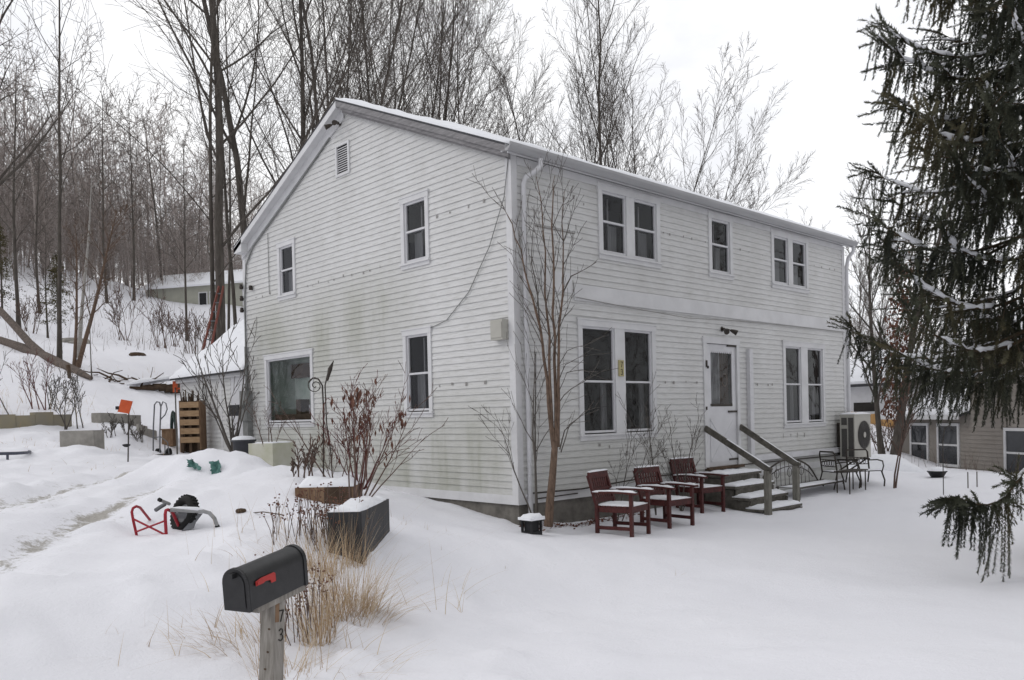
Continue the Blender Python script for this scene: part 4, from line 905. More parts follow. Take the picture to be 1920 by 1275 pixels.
# red wooden armchairs
def make_chair():
    o = thing('wooden_armchair', (0,0,0), 'x', 'armchair', 'red armchairs in front of the house')
    w, dp = .29, .28
    for sx in (-1, 1):
        b = MB(); b.bar((sx*w,dp,-.05),(sx*w,dp,.42), .05,.05, (0,1,0)); b.bar((sx*w,dp,.42),(sx*w,dp+.14,.86), .05,.04, (0,1,0)); b.build('leg', M['red_wood'], o, True)
        b = MB(); b.bar((sx*w,-dp,-.05),(sx*w,-dp,.60), .05,.05, (0,1,0)); b.build('leg', M['red_wood'], o, True)
        b = MB(); b.bar((sx*w,dp,.11),(sx*w,-dp,.11), .03,.05); b.build('stretcher', M['red_wood'], o, True)
        b = MB(); b.add(*arm_shape(sx*w, dp)); a = b.build('armrest', M['red_wood'], o, True)
        s = MB(); soft_cap(s, [(sx*w-.035,-dp-.08,.628),(sx*w+.035,-dp-.08,.628),(sx*w+.035,dp+.06,.628),(sx*w-.035,dp+.06,.628)], .035, 3+sx); s.build('snow', M['snow_cap'], a, True)
    b = MB(); b.bar((-w,-dp,.37),(w,-dp,.37),.03,.07); b.bar((-w,dp,.37),(w,dp,.37),.03,.07)
    for sx in (-1,1): b.bar((sx*(w-.01),-dp,.37),(sx*(w-.01),dp,.37),.03,.07)
    for k in range(7): y = -dp-.02+k*.087; b.box(-w-.01, w+.01, y, y+.07, .405, .428)
    seat = b.build('seat', M['red_wood'], o, True)
    s = MB(); soft_cap(s, [(-w+.02,-dp-.01,.428),(w-.02,-dp-.01,.428),(w-.02,dp+.01,.428),(-w+.02,dp+.01,.428)], .035, 8); s.build('snow', M['snow_cap'], seat, True)
    b = MB()
    def bp(t): return (dp + .14*t, .42 + .44*t)
    y, z = bp(1.0); b.bar((-w-.01,y-.01,z),(w+.01,y-.01,z), .035,.10); y, z = bp(.16); b.bar((-w,y,z),(w,y,z), .03,.06); y, z = bp(.52); b.bar((-w,y,z),(w,y,z), .02,.035)
    for k in range(8):
        x = -w+.06 + k*(2*w-.12)/7; p, q = bp(.16), bp(.95); m_ = bp(.55); b.bar((x,p[0],p[1]),(x*.98,m_[0]+.02,m_[1]), .042,.014,(0,1,0)); b.bar((x*.98,m_[0]+.02,m_[1]),(x,q[0],q[1]), .042,.014,(0,1,0))
    back = b.build('backrest', M['red_wood'], o, True)
    s = MB(); y, z = bp(1.0); soft_cap(s, [(-w-.01,y-.028,z+.05),(w+.01,y-.028,z+.05),(w+.01,y+.012,z+.05),(-w-.01,y+.012,z+.05)], .018, 5); s.build('snow', M['snow_cap'], back, True)
    return o
def arm_shape(x, dp):
    V = []; F = []; n = 8
    for i in range(n+1):
        t = i/n; y = dp+.08-(2*dp+.18)*t; z = .60 + .014*math.sin(PI*t); hw = .033+.012*t
        V += [(x-hw,y,z),(x+hw,y,z),(x+hw,y,z+.028),(x-hw,y,z+.028)]
    for i in range(n):
        a = 4*i; F += [(a,a+4,a+5,a+1),(a+1,a+5,a+6,a+2),(a+2,a+6,a+7,a+3),(a+3,a+7,a+4,a)]
    F += [(0,1,2,3), (4*n+3,4*n+2,4*n+1,4*n)]
    return V, F
ch = make_chair(); first = True
for (x, y, a), lab in zip([(1.03,-1.06,13), (2.27,-.92,-3), (3.85,-.46,-6)],
        ['red wooden armchair with snowy seat and arms, nearest the corner sapling', 'red wooden armchair with snowy seat, middle of the three in front of the house', 'red wooden armchair partly behind another, standing close beside the wooden steps']):
    c = ch if first else copy_tree(ch); first = False
    c.scale = (.95, .95, .97); c.location = (x, y, gz(x, y)); c.rotation_euler.z = math.radians(a); c['label'] = lab

# wooden steps with two sloping rails
st = thing('wooden_steps', (5.28,-.6,-.5), 'weathered wooden steps with two sloping handrails and snow on every tread, below the front door', 'steps')
for k, (y0, y1, z) in enumerate([(-.40,-.03,.13), (-.68,-.33,-.06), (-.96,-.61,-.25), (-1.24,-.89,-.43)]):
    xo = -.02*k
    t = MB(); t.box(4.62+xo, 5.98+xo, y0, y1, z-.045, z); t.box(4.66+xo, 5.94+xo, y0+.03, y0+.05, z-.17, z-.045); tr_ = t.build('tread', M['stair_wood'], st)
    s = MB(); soft_cap(s, [(4.64+xo,y0+.0,z),(5.96+xo,y0+.0,z),(5.96+xo,y1-.0,z),(4.64+xo,y1-.0,z)], .055, 20+k); s.build('snow', M['snow_cap'], tr_)
for x in (4.64, 5.88):
    t = MB(); t.prism([(x,-.03,.07),(x,-.40,.07),(x,-.40,-.12),(x,-.68,-.12),(x,-.68,-.31),(x,-.96,-.31),(x,-.96,-.49),(x,-1.24,-.49),(x,-1.24,-.75),(x,-.03,-.75)], (.045,0,0)); t.build('stringer', M['stair_wood'], st)
for (x0, x1, yp) in ((4.69, 4.56, -1.33), (5.86, 5.97, -1.10)):
    zt = .24
    t = MB(); t.bar((x1,yp,-.75),(x1,yp,zt), .095,.095, (0,1,0)); p_ = t.build('post', M['stair_post'], st)
    t = MB(); d = Vector((x1,yp-.06,zt+.0)) - Vector((x0,-.03,.97)); t.bar((x0,-.03,.97), (x1,yp-.07,zt-.005), .042, .105); h_ = t.build('handrail', M['stair_wood'], st)
    s = MB(); a = Vector((x0,-.5,.72)); 
    up_ = Vector((0,0,.058))
    q0 = Vector((x0,-.03,.97)); q1 = Vector((x1,yp-.07,zt-.005)); A_ = q0.lerp(q1,.35)+up_; B__ = q0.lerp(q1,.98)+up_
    soft_cap(s, [A_+Vector((-.02,0,0)), A_+Vector((.02,0,0)), B__+Vector((.02,0,0)), B__+Vector((-.02,0,0))], .014, 33); s.build('snow', M['snow_cap'], h_)
# skirt of boards low on the right half of the front
sk = MB(); clap(sk, fr, False, -.45, -.006, lambda z: (6.05, LX+.0), []); sk.build('skirt', M['siding'], house)

# heat pump on the wall
hp = thing('heat_pump', (10.2,-.3,.14), 'cream heat pump with a round fan grille at the far end of the front wall', 'heat pump')
a = MB(); a.box(9.80,10.62,-.48,-.15,.15,1.11); a.box(9.79,10.63,-.49,-.14,1.11,1.135); a.build('casing', M['ac_cream'], hp)
a = MB(); a.box(9.788,9.80,-.31,-.19,.20,.82); a.box(9.788,9.80,-.31,-.19,.90,1.06); a.build('side_vent', M['ac_dark'], hp)
a = MB(); a.box(9.786,9.80,-.46,-.345,.20,1.06); a.build('side_vent', M['ac_dark'], hp)
a = MB(); cx, cz = 10.27, .67
a.disc((cx,-.484,cz), (0,-1,0), .31, 32)
for k in range(7): a.tube([(cx+(.06+.042*k)*math.cos(t), -.492, cz+(.06+.042*k)*math.sin(t)) for t in [2*PI*j/28 for j in range(29)]], .004, 4, cap=False)
for k in range(16): t = 2*PI*k/16; a.bar((cx+.06*math.cos(t),-.494,cz+.06*math.sin(t)),(cx+.31*math.cos(t),-.494,cz+.31*math.sin(t)),.006,.004,(0,1,0))
fan = a.build('fan_grille', M['ac_dark'], hp); a = MB(); a.disc((cx,-.502,cz),(0,-1,0),.065,18); a.build('hub', M['ac_cream'], fan)
for x_ in (9.9, 10.5): a = MB(); a.bar((x_,-.02,.12),(x_,-.5,.12),.04,.04); a.bar((x_,-.03,-.15),(x_,-.4,.098),.03,.03); a.build('bracket', M['black_iron'], hp)
a = MB(); soft_cap(a, [(9.80,-.485,1.135),(10.62,-.485,1.135),(10.62,-.145,1.135),(9.80,-.145,1.135)], .035, 41); a.build('snow', M['snow_cap'], hp)
# iron garden furniture
gb = thing('iron_bench', (7.7,-.5,-.48), 'low dark iron garden bench with an arched back, right of the wooden steps', 'bench', 'iron garden furniture')
sz = -.25
a = MB(); a.tube([(6.75,-.74,sz),(8.78,-.70,sz)],.018,6); a.tube([(6.75,-.28,sz),(8.78,-.24,sz)],.018,6)
for k in range(13): x = 6.75+k*2.03/12; a.bar((x,-.74,sz),(x,-.26,sz+.0),.05,.008)
se = a.build('seat', M['black_iron'], gb); s = MB(); soft_cap(s, [(6.8,-.72,sz+.006),(8.75,-.69,sz+.006),(8.75,-.30,sz+.006),(6.8,-.30,sz+.006)], .018, 44); s.build('snow', M['snow_cap'], se)
a = MB(); bk_ = [(6.35+2.0*t, -.22, sz+.22+.30*math.sin(PI*t)**.7) for t in [k/12 for k in range(13)]]; a.tube(bk_, .018, 6)
a.tube([(6.35+2.0*t, -.23, sz+.10+.28*math.sin(PI*t)**.7) for t in [k/12 for k in range(13)]], .010, 5)
a.tube([(6.35,-.22,sz+.22),(6.5,-.24,sz)],.016,6); a.tube([(8.35,-.22,sz+.22),(8.55,-.24,sz)],.016,6)
for k in range(1,12): t = k/12; a.tube([(6.35+2.0*t,-.23,sz),(6.35+2.0*t,-.22,sz+.22+.30*math.sin(PI*t)**.7)],.006,4)
for k in (3,6,9): t = k/12; a.tube([(6.35+2*t+.09*math.cos(q),-.235,sz+.26+.09*math.sin(q)) for q in [2*PI*j/12 for j in range(13)]],.007,4)
a.build('backrest', M['black_iron'], gb)
for x, y in ((6.8,-.74),(8.74,-.70),(6.8,-.28),(8.74,-.24)): a = MB(); a.tube([(x,y,sz),(x+(.06 if x>7 else -.06),y-.02,-.56)],.016,6); a.build('leg', M['black_iron'], gb)
ta = thing('iron_side_table', (8.55,-.95,-.48), 'small flat iron table standing at the right end of the iron bench', 'table', 'iron garden furniture')
a = MB(); a.box(8.15,8.98,-1.12,-.78,-.02,.0); a.build('tabletop', M['black_iron'], ta)
for x, y in ((8.2,-1.08),(8.93,-1.08),(8.2,-.82),(8.93,-.82)): a = MB(); a.tube([(x,y,-.01),(x,y,-.55)],.014,6); a.build('leg', M['black_iron'], ta)
def iron_chair(loc, rz, lab):
    o = thing('iron_chair', loc, lab, 'chair', 'iron garden furniture', rz)
    a = MB(); a.box(-.24,.24,-.24,.24,.39,.405); s_ = a.build('seat', M['black_iron'], o, True); s = MB(); soft_cap(s, [(-.22,-.22,.405),(.22,-.22,.405),(.22,.22,.405),(-.22,.22,.405)], .02, 51); s.build('snow', M['snow_cap'], s_, True)
    a = MB(); a.tube([(-.25,.24,.39),(-.25,.30,.78),(-.22,.31,.83),(.22,.31,.83),(.25,.30,.78),(.25,.24,.39)],.018,6); a.tube([(-.25,.28,.66),(.25,.28,.66)],.010,5); a.tube([(-.25,.26,.52),(.25,.26,.52)],.010,5)
    for k in range(5): x=-.16+k*.08; a.tube([(x+.035*math.cos(q),.275,.59+.06*math.sin(q)) for q in [2*PI*j/10 for j in range(11)]],.006,4)
    a.build('backrest', M['black_iron'], o, True)
    for sx in (-1,1):
        a = MB(); a.tube([(sx*.27,.26,.60),(sx*.29,.0,.62),(sx*.29,-.2,.60),(sx*.28,-.25,.5),(sx*.25,-.24,.38)],.015,6); a.build('armrest', M['black_iron'], o, True)
        a = MB(); a.tube([(sx*.25,-.22,.39),(sx*.27,-.30,.2),(sx*.26,-.27,-.06)],.016,6); a.build('leg', M['black_iron'], o, True)
        a = MB(); a.tube([(sx*.25,.24,.39),(sx*.26,.30,.18),(sx*.26,.36,-.06)],.016,6); a.build('leg', M['black_iron'], o, True)
    return o
iron_chair((8.95,-.52,-.47), math.radians(62), 'iron garden chair with its back to the iron bench, left of the other iron chair')
iron_chair((9.55,-.80,-.47), math.radians(-35), 'rightmost iron garden chair, below the heat pump')
# lantern under the downspout
l = thing('lantern', (-0.326,-0.584,-0.315), 'small black lantern with a snow cap at the foot of the downspout', 'lantern'); x, y, z = ORG[l.name]; z = gz(x,y); l.location.z = z; ORG[l.name].z = z
a = MB(); a.box(x-.10,x+.10,y-.10,y+.10,z-.1,z+.03)
for sx in (-1,1):
    for sy in (-1,1): a.box(x+sx*.088-.014,x+sx*.088+.014,y+sy*.088-.014,y+sy*.088+.014,z+.03,z+.17)
a.box(x-.07,x+.07,y-.07,y+.07,z+.03,z+.16); a.box(x-.12,x+.12,y-.12,y+.12,z+.17,z+.19); a.build('body', M['black_plastic'], l)
a = MB(); soft_cap(a, [(x-.13,y-.13,z+.19),(x+.13,y-.13,z+.19),(x+.13,y+.13,z+.19),(x-.13,y+.13,z+.19)], .09, 55); a.build('snow', M['snow_cap'], l)

# ---------------------------------------------------------------- mailbox on its leaning post
fr_ = Vector((-6.256,-4.557,0.301)); th = math.radians(24); pit = math.radians(6)
la = Vector((math.cos(th)*math.cos(pit), math.sin(th)*math.cos(pit), math.sin(pit))); wa = Vector((-math.sin(th), math.cos(th), .02)).normalized(); ua = la.cross(wa).normalized()
LB, WB, HB = .475, .156, .217
mbx = thing('mailbox', tuple(fr_ + la*.25 + wa*.08 - Vector((0,0,.75))), 'black rounded mailbox with a red flag on a leaning grey post numbered 73', 'mailbox')
def mp_(l_, w, u): return fr_ + la*l_ + wa*w + ua*u
def arch(s=0.0, n=12):
    r = WB/2 + s; h = HB - WB/2; return [(-s, -s)] + [(WB/2 - r*math.cos(PI*k/n), h + r*math.sin(PI*k/n)) for k in range(n+1)] + [(WB+s, -s)]
a = MB(); pr = arch(); n = len(pr)
V = [mp_(0, w, u) for w, u in pr] + [mp_(LB, w, u) for w, u in pr]
a.add(V, [(i, i+1, n+i+1, n+i) for i in range(n-1)], 0, True); a.add(V, [(n-1, 0, n, 2*n-1)]); a.add(V, [tuple(range(n, 2*n))])
for l0, l1 in ((LB-.022, LB+.004), (.0, .012)):
    q = arch(.005); V = [mp_(l0, w, u) for w, u in q] + [mp_(l1, w, u) for w, u in q]; m_ = len(q); a.add(V, [(i, i+1, m_+i+1, m_+i) for i in range(m_-1)] + [tuple(range(m_))[::-1], tuple(range(m_, 2*m_))])
body = a.build('box', M['black_paint'], mbx)
a = MB(); q = arch(.004); V = [mp_(-.012, w, u) for w, u in q] + [mp_(-.001, w, u) for w, u in q]; m_ = len(q)
a.add(V, [(i, i+1, m_+i+1, m_+i) for i in range(m_-1)] + [tuple(range(m_))[::-1]]); q = arch(-.016); a.add([mp_(-.016, w, u) for w, u in q], [tuple(range(len(q)))[::-1]])
a.obox(mp_(-.025, WB/2, HB-.03), la*.016, wa*.014, ua*.012); a.build('door', M['black_paint'], mbx)
a = MB(); e = -.006
a.prism([mp_(.045,e,.118),mp_(.045,e,.142),mp_(.09,e,.150),mp_(.19,e,.150),mp_(.20,e,.142),mp_(.20,e,.10),mp_(.165,e,.10),mp_(.158,e,.118),mp_(.12,e,.124),mp_(.10,e,.118),mp_(.075,e,.118)], wa*-.004); a.obox(mp_(.06,-.008,.13), la*.008, wa*.006, ua*.008)
a.build('flag', M['flag_red'], mbx)
a = MB(); a.obox(mp_(.27, WB/2, -.018), la*.20, wa*.068, ua*.017); a.build('support_board', M['post_wood'], mbx)
pt = mp_(.27, WB/2, -.035); pb = Vector((-6.149,-4.464,-0.427)); pb.z = min(pb.z, gz(pb.x, pb.y)-.3)
px_ = (la - (pt-pb).normalized()*la.dot((pt-pb).normalized())).normalized(); pd = (pt-pb).normalized(); py_ = pd.cross(px_)
a = MB(); nseg = 8
for k in range(nseg): a.obox(pb.lerp(pt,(k+.5)/nseg), px_*.045, py_*.045, pd*((pt-pb).length/nseg/2))
post = a.build('post', M['post_wood'], mbx)
a = MB()                                             # rust streak and knots on the faces
a.obox(pt - pd*.06 - py_*.0455 - px_*.02, px_*.016, py_*.0012, pd*.055); post_r = a.build('rust_stain', M['rust_wood'], post)
for dz_, dx_ in ((.15,-.015),(.27,-.01),(.36,.005)): a = MB(); a.disc(pt - pd*dz_ - px_*.0462 + py_*dx_, -px_, .009, 10, 0, .006); a.build('knot', M['dark_wood'], post)
fo = -py_*.0475
a = MB(); strokes(a, lambda s_, z_: pt - pd*.085 + fo + px_*(s_+.012) + pd*z_, 0, 0, .036, '7', .0034); a.build('digit', M['ink'], post)
a = MB(); strokes(a, lambda s_, z_: pt - pd*.185 + fo + px_*(s_+.012) + pd*z_, 0, 0, .036, '3', .0034); a.build('digit', M['ink'], post)

# ---------------------------------------------------------------- planters left of the corner
def box_planter(name, c0, ang, L_, W_, h, mats, lab, mtl2=None, bury=.5, snow=.07, seed=60):
    """open box from near corner c0 along ang (length) and ang+90 (width)"""
    e1 = Vector((math.cos(ang), math.sin(ang), 0)); e2 = Vector((-e1.y, e1.x, 0)); c = Vector(c0); top = c.z + h
    o = thing(name, tuple(c + e1*L_/2 + e2*W_/2), lab, 'planter'); a = MB(); t = .022
    for p, q, i_ in ((c, c+e1*L_, e2), (c+e2*W_, c+e1*L_+e2*W_, -e2), (c, c+e2*W_, e1), (c+e1*L_, c+e1*L_+e2*W_, -e1)):
        p0, q0 = p.copy(), q.copy(); p0.z = q0.z = 0; d = (q0-p0); k = max(1, int(d.length/.3))
        for j in range(k):
            s0, s1 = p0 + d*(j/k) + d.normalized()*(.002 if j else 0), p0 + d*((j+1)/k)
            m_ = (s0+s1)/2 + i_*t/2; a.obox((m_.x, m_.y, (top + c.z - bury)/2), (s1-s0)/2, i_*t/2*(1 if j%2 else .88), (0,0,(h+bury)/2), (1 if (mtl2 and j == 1) else 0))
    a.build('box', mats, o)
    s = MB(); P = [c, c+e1*L_, c+e1*L_+e2*W_, c+e2*W_]; P = [Vector((p.x,p.y,top-.035)) for p in P]; m_ = sum(P, Vector())/4; P = [m_+(p-m_)*.985 for p in P]; soft_cap(s, P, snow, seed); s.build('snow', M['snow_cap'], o)
    return o, e1, e2, top
pa = (-3.815,-1.824,-0.112)
pl1, e1, e2, top1 = box_planter('long_planter', (pa[0], pa[1], pa[2]-.05), math.radians(43), 1.24, .33, .55, [M['planter_dark']], 'long black planter box heaped with snow, behind the dry grass and mailbox', seed=61, snow=.10)
p2 = (-3.135,0.697,0.348)
pl2, f1, f2, top2 = box_planter('wooden_planter', p2, math.radians(-43), .72, .62, .10, [M['rust_wood'], M['dark_wood']], 'brown wooden planter half buried in snow behind the black planter', True, seed=62, snow=.13)
c3 = Vector((-1.126,5.154,0.534)); c3.z = gz(c3.x, c3.y)-.1
pl3, g1, g2, top3 = box_planter('cube_planter', c3, math.radians(20), .58, .58, 1.262-(830-792)*15.4/1552-c3.z, [M['cream_plastic']], 'cream square planter with a snow top, standing under the big gable window', seed=63, snow=.05)
# iron trellis hook with a rolled scroll and a spear
tq = Vector((-2.454,1.208,0.442)); tq.z = 1.262-(905-790)*11.3/1552-.1; R3 = Vector(R_)
tl = thing('trellis_hook', tuple(tq), 'dark iron garden hook with a curled scroll and a spear tip, in the brown planter', 'garden hook')
def tp(dx, dz): return tq + R3*(dx*11.3/1552) + Vector((0,0,dz*11.3/1552+.1))
a = MB(); a.tube([tp(2,-10),tp(4,60),tp(6,140),tp(5,180),tp(-2,192),tp(-12,194),tp(-20,186)], .011, 7); a.build('pole', M['black_iron'], tl)
a = MB(); a.tube([tp(20,-10),tp(17,60),tp(11,110),tp(10,180),tp(15,200),tp(19,212)], .009, 7); a.build('pole', M['black_iron'], tl)
a = MB(); a.tube([tp(14,188),tp(20,210),tp(27,225)], [.014,.030,.003], 6); a.build('spear_tip', M['black_iron'], tl)
a = MB(); a.tube([tp(-8+(15-1.6*t)*math.cos(t*1.25+1.5), 180+(15-1.6*t)*math.sin(t*1.25+1.5)) for t in [k*.28 for k in range(31)]], .0065, 6); a.build('scroll', M['black_iron'], tl)

# ---------------------------------------------------------------- overturned barrow in the snow
wbp = (-4.790,0.347,0.107)
wb = thing('wheelbarrow', wbp, 'overturned wheelbarrow with red legs and a dark tyre, half buried in the snow', 'wheelbarrow')
def seq(L_): return [Vector(p) for p in L_]
a = MB(); a.tube(seq([(-5.078,0.525,0.102),(-5.106,0.534,0.268),(-5.116,0.538,0.353),(-5.098,0.553,0.390),(-5.050,0.590,0.404),(-4.984,0.673,0.379),(-4.737,1.010,0.158)]), .0145, 7); a.build('leg', M['frame_red'], wb)
a = MB(); a.tube(seq([(-4.911,0.147,0.072),(-4.916,0.149,0.271),(-4.916,0.149,0.338),(-4.901,0.165,0.374),(-4.864,0.204,0.376),(-4.802,0.255,0.342),(-4.661,0.394,0.111)]), .017, 7); a.build('leg', M['frame_red'], wb)
a = MB(); a.tube(seq([(-5.104,0.523,0.278),(-4.917,0.149,0.122)]), .0105, 6); a.build('cross_brace', M['frame_red'], wb)
a = MB(); a.tube(seq([(-5.086,0.507,0.144),(-4.924,0.141,0.270)]), .0105, 6); a.build('cross_brace', M['frame_red'], wb)
a = MB(); a.tube(seq([(-4.849,0.188,0.373),(-4.692,0.148,0.352),(-4.534,0.105,0.334),(-4.472,0.090,0.310),(-4.425,0.080,0.249),(-4.387,0.086,0.141)]), .021, 8); h1 = a.build('handle', M['handle_grey'], wb)
s = MB(); s.tube(seq([(-4.830,0.191,0.388),(-4.764,0.177,0.380),(-4.678,0.153,0.368),(-4.591,0.118,0.362),(-4.515,0.108,0.344)]), [.008,.022,.025,.022,.006], 8); s.build('snow', M['snow_cap'], h1)
a = MB(); a.tube(seq([(-4.396,0.090,0.171),(-4.383,0.084,0.124)]), [.026,.032], 8); a.build('grip', M['black_rubber'], h1)
a = MB(); a.tube(seq([(-4.654,0.713,0.385),(-4.721,0.685,0.416),(-4.779,0.652,0.444)]), .019, 8); h2 = a.build('handle', M['handle_grey'], wb); a = MB(); a.tube(seq([(-4.770,0.660,0.439),(-4.792,0.647,0.451)]), .023, 8); a.build('grip', M['black_rubber'], h2)
a = MB(); a.tube(seq([(-4.822,0.402,0.416),(-4.884,0.372,0.392),(-4.941,0.339,0.369)]), .022, 8); a.build('handle', M['grey_metal'], wb)
a = MB(); wc = Vector((-4.617,0.398,0.297)); ax_ = (Vector(R_)*-.55+Vector((-.686,-.727,0))*.75+Vector((0,0,.30))).normalized(); u_ = ax_.cross(Vector((0,0,1))).normalized(); v_ = u_.cross(ax_)
V = []; F = []
for i in range(28):
    c = u_*math.cos(2*PI*i/28)+v_*math.sin(2*PI*i/28)
    for j in range(10): q = 2*PI*j/10; V.append(wc + c*(.15+.052*math.cos(q)) + ax_*.06*math.sin(q))
for i in range(28):
    for j in range(10): F.append((i*10+j, ((i+1)%28)*10+j, ((i+1)%28)*10+(j+1)%10, i*10+(j+1)%10))
a.add(V, F, 0, True)
for i in range(28): c = u_*math.cos(2*PI*i/28)+v_*math.sin(2*PI*i/28); a.obox(wc+c*.2, c*.007, ax_*.035, c.cross(ax_)*.010)
wh = a.build('wheel', M['black_rubber'], wb); a = MB(); a.disc(wc+ax_*.012, ax_, .105, 20); a.tube([wc-ax_*.07, wc+ax_*.09], .022, 8); a.build('rim', M['grey_metal'], wh)
a = MB(); a.prism(seq([(-4.798,0.339,0.324),(-4.512,0.172,0.302),(-4.579,0.199,0.210),(-4.611,0.180,0.152),(-4.724,0.225,0.133),(-4.656,0.220,0.199),(-4.618,0.226,0.252),(-4.741,0.318,0.263)]), Vector((.01,.02,0))); a.build('tray_bracket', M['grey_metal'], wb)

# ---------------------------------------------------------------- yard things by the shed
def tarp_piece(corners, seed):
    a = MB(); A_, B1, C1, D1 = (Vector(p) for p in corners); n = 8; V = []; rng = np.random.default_rng(seed)
    for j in range(n+1):
        for i in range(n+1):
            u, v = i/n, j/n; V.append((A_*(1-u)+B1*u)*(1-v)+(D1*(1-u)+C1*u)*v + Vector(rng.normal(0,.012,3)) + Vector((-.02,-.03,0))*math.sin(u*6+v*3))
    a.add(V, [(j*(n+1)+i, j*(n+1)+i+1, (j+1)*(n+1)+i+1, (j+1)*(n+1)+i) for j in range(n) for i in range(n)], 0, True); return a
tp_ = thing('tarpaulin', (-2.462,5.025,0.460), 'teal tarpaulin poking out of the snow heap in front of the lean-to', 'tarpaulin')
tarp_piece([(-3.042,3.405,0.699),(-2.899,3.342,0.717),(-2.986,3.107,0.494),(-3.112,3.162,0.531)], 1).build('flap', M['teal'], tp_)
tarp_piece([(-3.224,3.697,0.734),(-3.183,3.680,0.732),(-3.165,3.348,0.606),(-3.327,3.469,0.628)], 2).build('flap', M['teal'], tp_)
def facing(px_dir=0): return Vector(R_), Vector(B_)
def frame_at(p): return Vector(p)
# orange sign board on a stake
q = Vector((-2.991,7.025,0.592)); sgn = thing('marker_stake', tuple(q), 'tilted orange square board on a thin dark stake, in the snowy yard', 'marker')
m_ = 16.4/1552
a = MB(); a.tube([q+Vector((0,0,-.2)), q+R3*(5*m_)+Vector((0,0,88*m_))], .012, 6); a.build('stake', M['black_iron'], sgn)
a = MB(); o_ = q+R3*(-1*m_)+Vector((0,0,96*m_)); a.obox(o_, R3*(9.5*m_)+Vector((0,0,-.02)), Vector(B_)*.012, Vector((0,0,10.5*m_))+R3*.035); a.build('board', M['orange'], sgn)
a = MB(); a.lathe([(0,0),(.03,.0),(.07,.03),(.07,.05),(0,.06)], tuple(q+R3*(-1*m_)+Vector((0,0,27*m_))), 10); a.obox(q+R3*(-14*m_)+Vector((0,0,94*m_)), R3*.03, Vector(B_)*.02, Vector((0,0,.03))); a.build('cap', M['black_plastic'], sgn)
def rough_block(mb, c, hx, hy, hz, seed):
    mb.obox(c, hx, hy, hz)
# concrete block, low walls
q = Vector((-2.965,9.703,0.785)); cb = MB(); cb.obox(q+Vector((0,0,.14)), R3*.34, Vector(B_)*.22, Vector((0,0,.26)));
o = cb.build('concrete_block', M['block']); tag(o, 'pale grey concrete block standing in the snow with a twiggy sapling behind it', 'block')
def low_wall(a_, b_, h, mtl, lab, seed):
    """a wall of rough stones with a crooked top"""
    a_, b_ = Vector(a_), Vector(b_); rng = np.random.default_rng(seed); d = b_-a_; n = max(2, int(d.length/.38)); mb = MB()
    for k in range(n):
        p = a_.lerp(b_, (k+.5)/n); p.z = gz(p.x, p.y); hh = h*(1+rng.normal(0,.05)); mb.obox(p+Vector((0,0,hh/2-.2)), d/n/2*.985, d.cross(Vector((0,0,1))).normalized()*(.15+rng.normal(0,.008)), Vector((0,0,hh/2+.2)))
    o = mb.build('low_stone_wall', mtl); return tag(o, lab, 'wall', 'low garden walls')
low_wall((-4.789,12.141,1.193), (-2.459,12.433,1.208), .26, M['mossy_stone'], 'long low mossy stone wall at the left edge of the yard', 1)
low_wall((-1.916,12.320,1.218), (-0.837,12.793,1.192), .20, M['block'], 'short low grey stone wall behind the orange marker', 2)
low_wall((-1.139,11.858,1.004), (-0.741,11.801,0.888), .16, M['block'], 'lowest grey stone wall, behind the hand truck', 3)
# hand truck
q = Vector((-1.128,10.443,0.585)); m_ = 20.0/1552; ht = thing('hand_truck', tuple(q), 'grey steel hand truck with looped handles standing in the snow by the shed', 'hand truck')
def hq(dx, dz, b=0): return q + R3*(dx*m_) + Vector((0,0,dz*m_)) + Vector(B_)*b
a = MB(); a.tube([hq(-14,0),hq(-12,50),hq(-9,88),hq(-5,93),hq(0,92),hq(2,84),hq(-1,40),hq(-2,0)], .016, 6); a.tube([hq(2,84),hq(6,93),hq(11,90),hq(13,80),hq(9,70),hq(1,62)], .014, 6); a.tube([hq(-13,30),hq(0,32),hq(12,22),hq(14,0)], .012, 6); a.tube([hq(7,18),hq(7,0)], .012, 6); a.build('frame', M['grey_metal'], ht)
a = MB(); a.obox(hq(0,1,-.1), R3*.19, Vector(B_)*.12, Vector((0,0,.012))); a.build('toe_plate', M['black_iron'], ht)
for dx in (-9, 10): a = MB(); c_ = hq(dx, 3, .12); a.tube([c_-R3*.03, c_+R3*.03], .11, 14); a.build('wheel', M['black_rubber'], ht)
# stacked pallet crate with sticks
q = Vector((-0.220,10.842,1.201)); q.z = gz(q.x, q.y); zt = 1.262+(797-757)*21.5/1552; pc = thing('pallet_crate', tuple(q), 'upright crate of tan pallet boards against the shed wall', 'crate')
tc_ = Vector((CP.x-q.x, CP.y-q.y, 0)).normalized(); rr_ = Vector((-tc_.y, tc_.x, 0)); fn = (tc_*.94 - rr_*.34).normalized(); fx = Vector((-fn.y, fn.x, 0)); W2, D2 = .22, .20
def qc(a, b, z): return Vector((q.x, q.y, 0)) + fx*a + fn*b + Vector((0,0,z))
for k in range(5): a = MB(); z = zt - .10 - k*.205; a.obox(qc(0, D2+.012, z), fx*W2, fn*.010, (0,0,.068)); a.build('front_board', M['pallet_wood'], pc)
a = MB()
for sx in (-1, 0, 1): a.obox(qc(sx*(W2-.03), D2-.02, (q.z+zt)/2-.05), fx*.03, fn*.018, (0,0,(zt-q.z)/2+.05))
a.obox(qc(0, -.02, (q.z+zt)/2-.05), fx*(W2-.02), fn*.01, (0,0,(zt-q.z)/2+.04)); a.build('frame', M['dark_wood'], pc)
for sx in (-1, 1): a = MB(); a.obox(qc(sx*(W2+.012), 0, (q.z+zt)/2-.05), fx*.011, fn*D2, (0,0,(zt-q.z)/2+.05)); a.build('side_board', M['rust_wood'], pc)
a = MB()
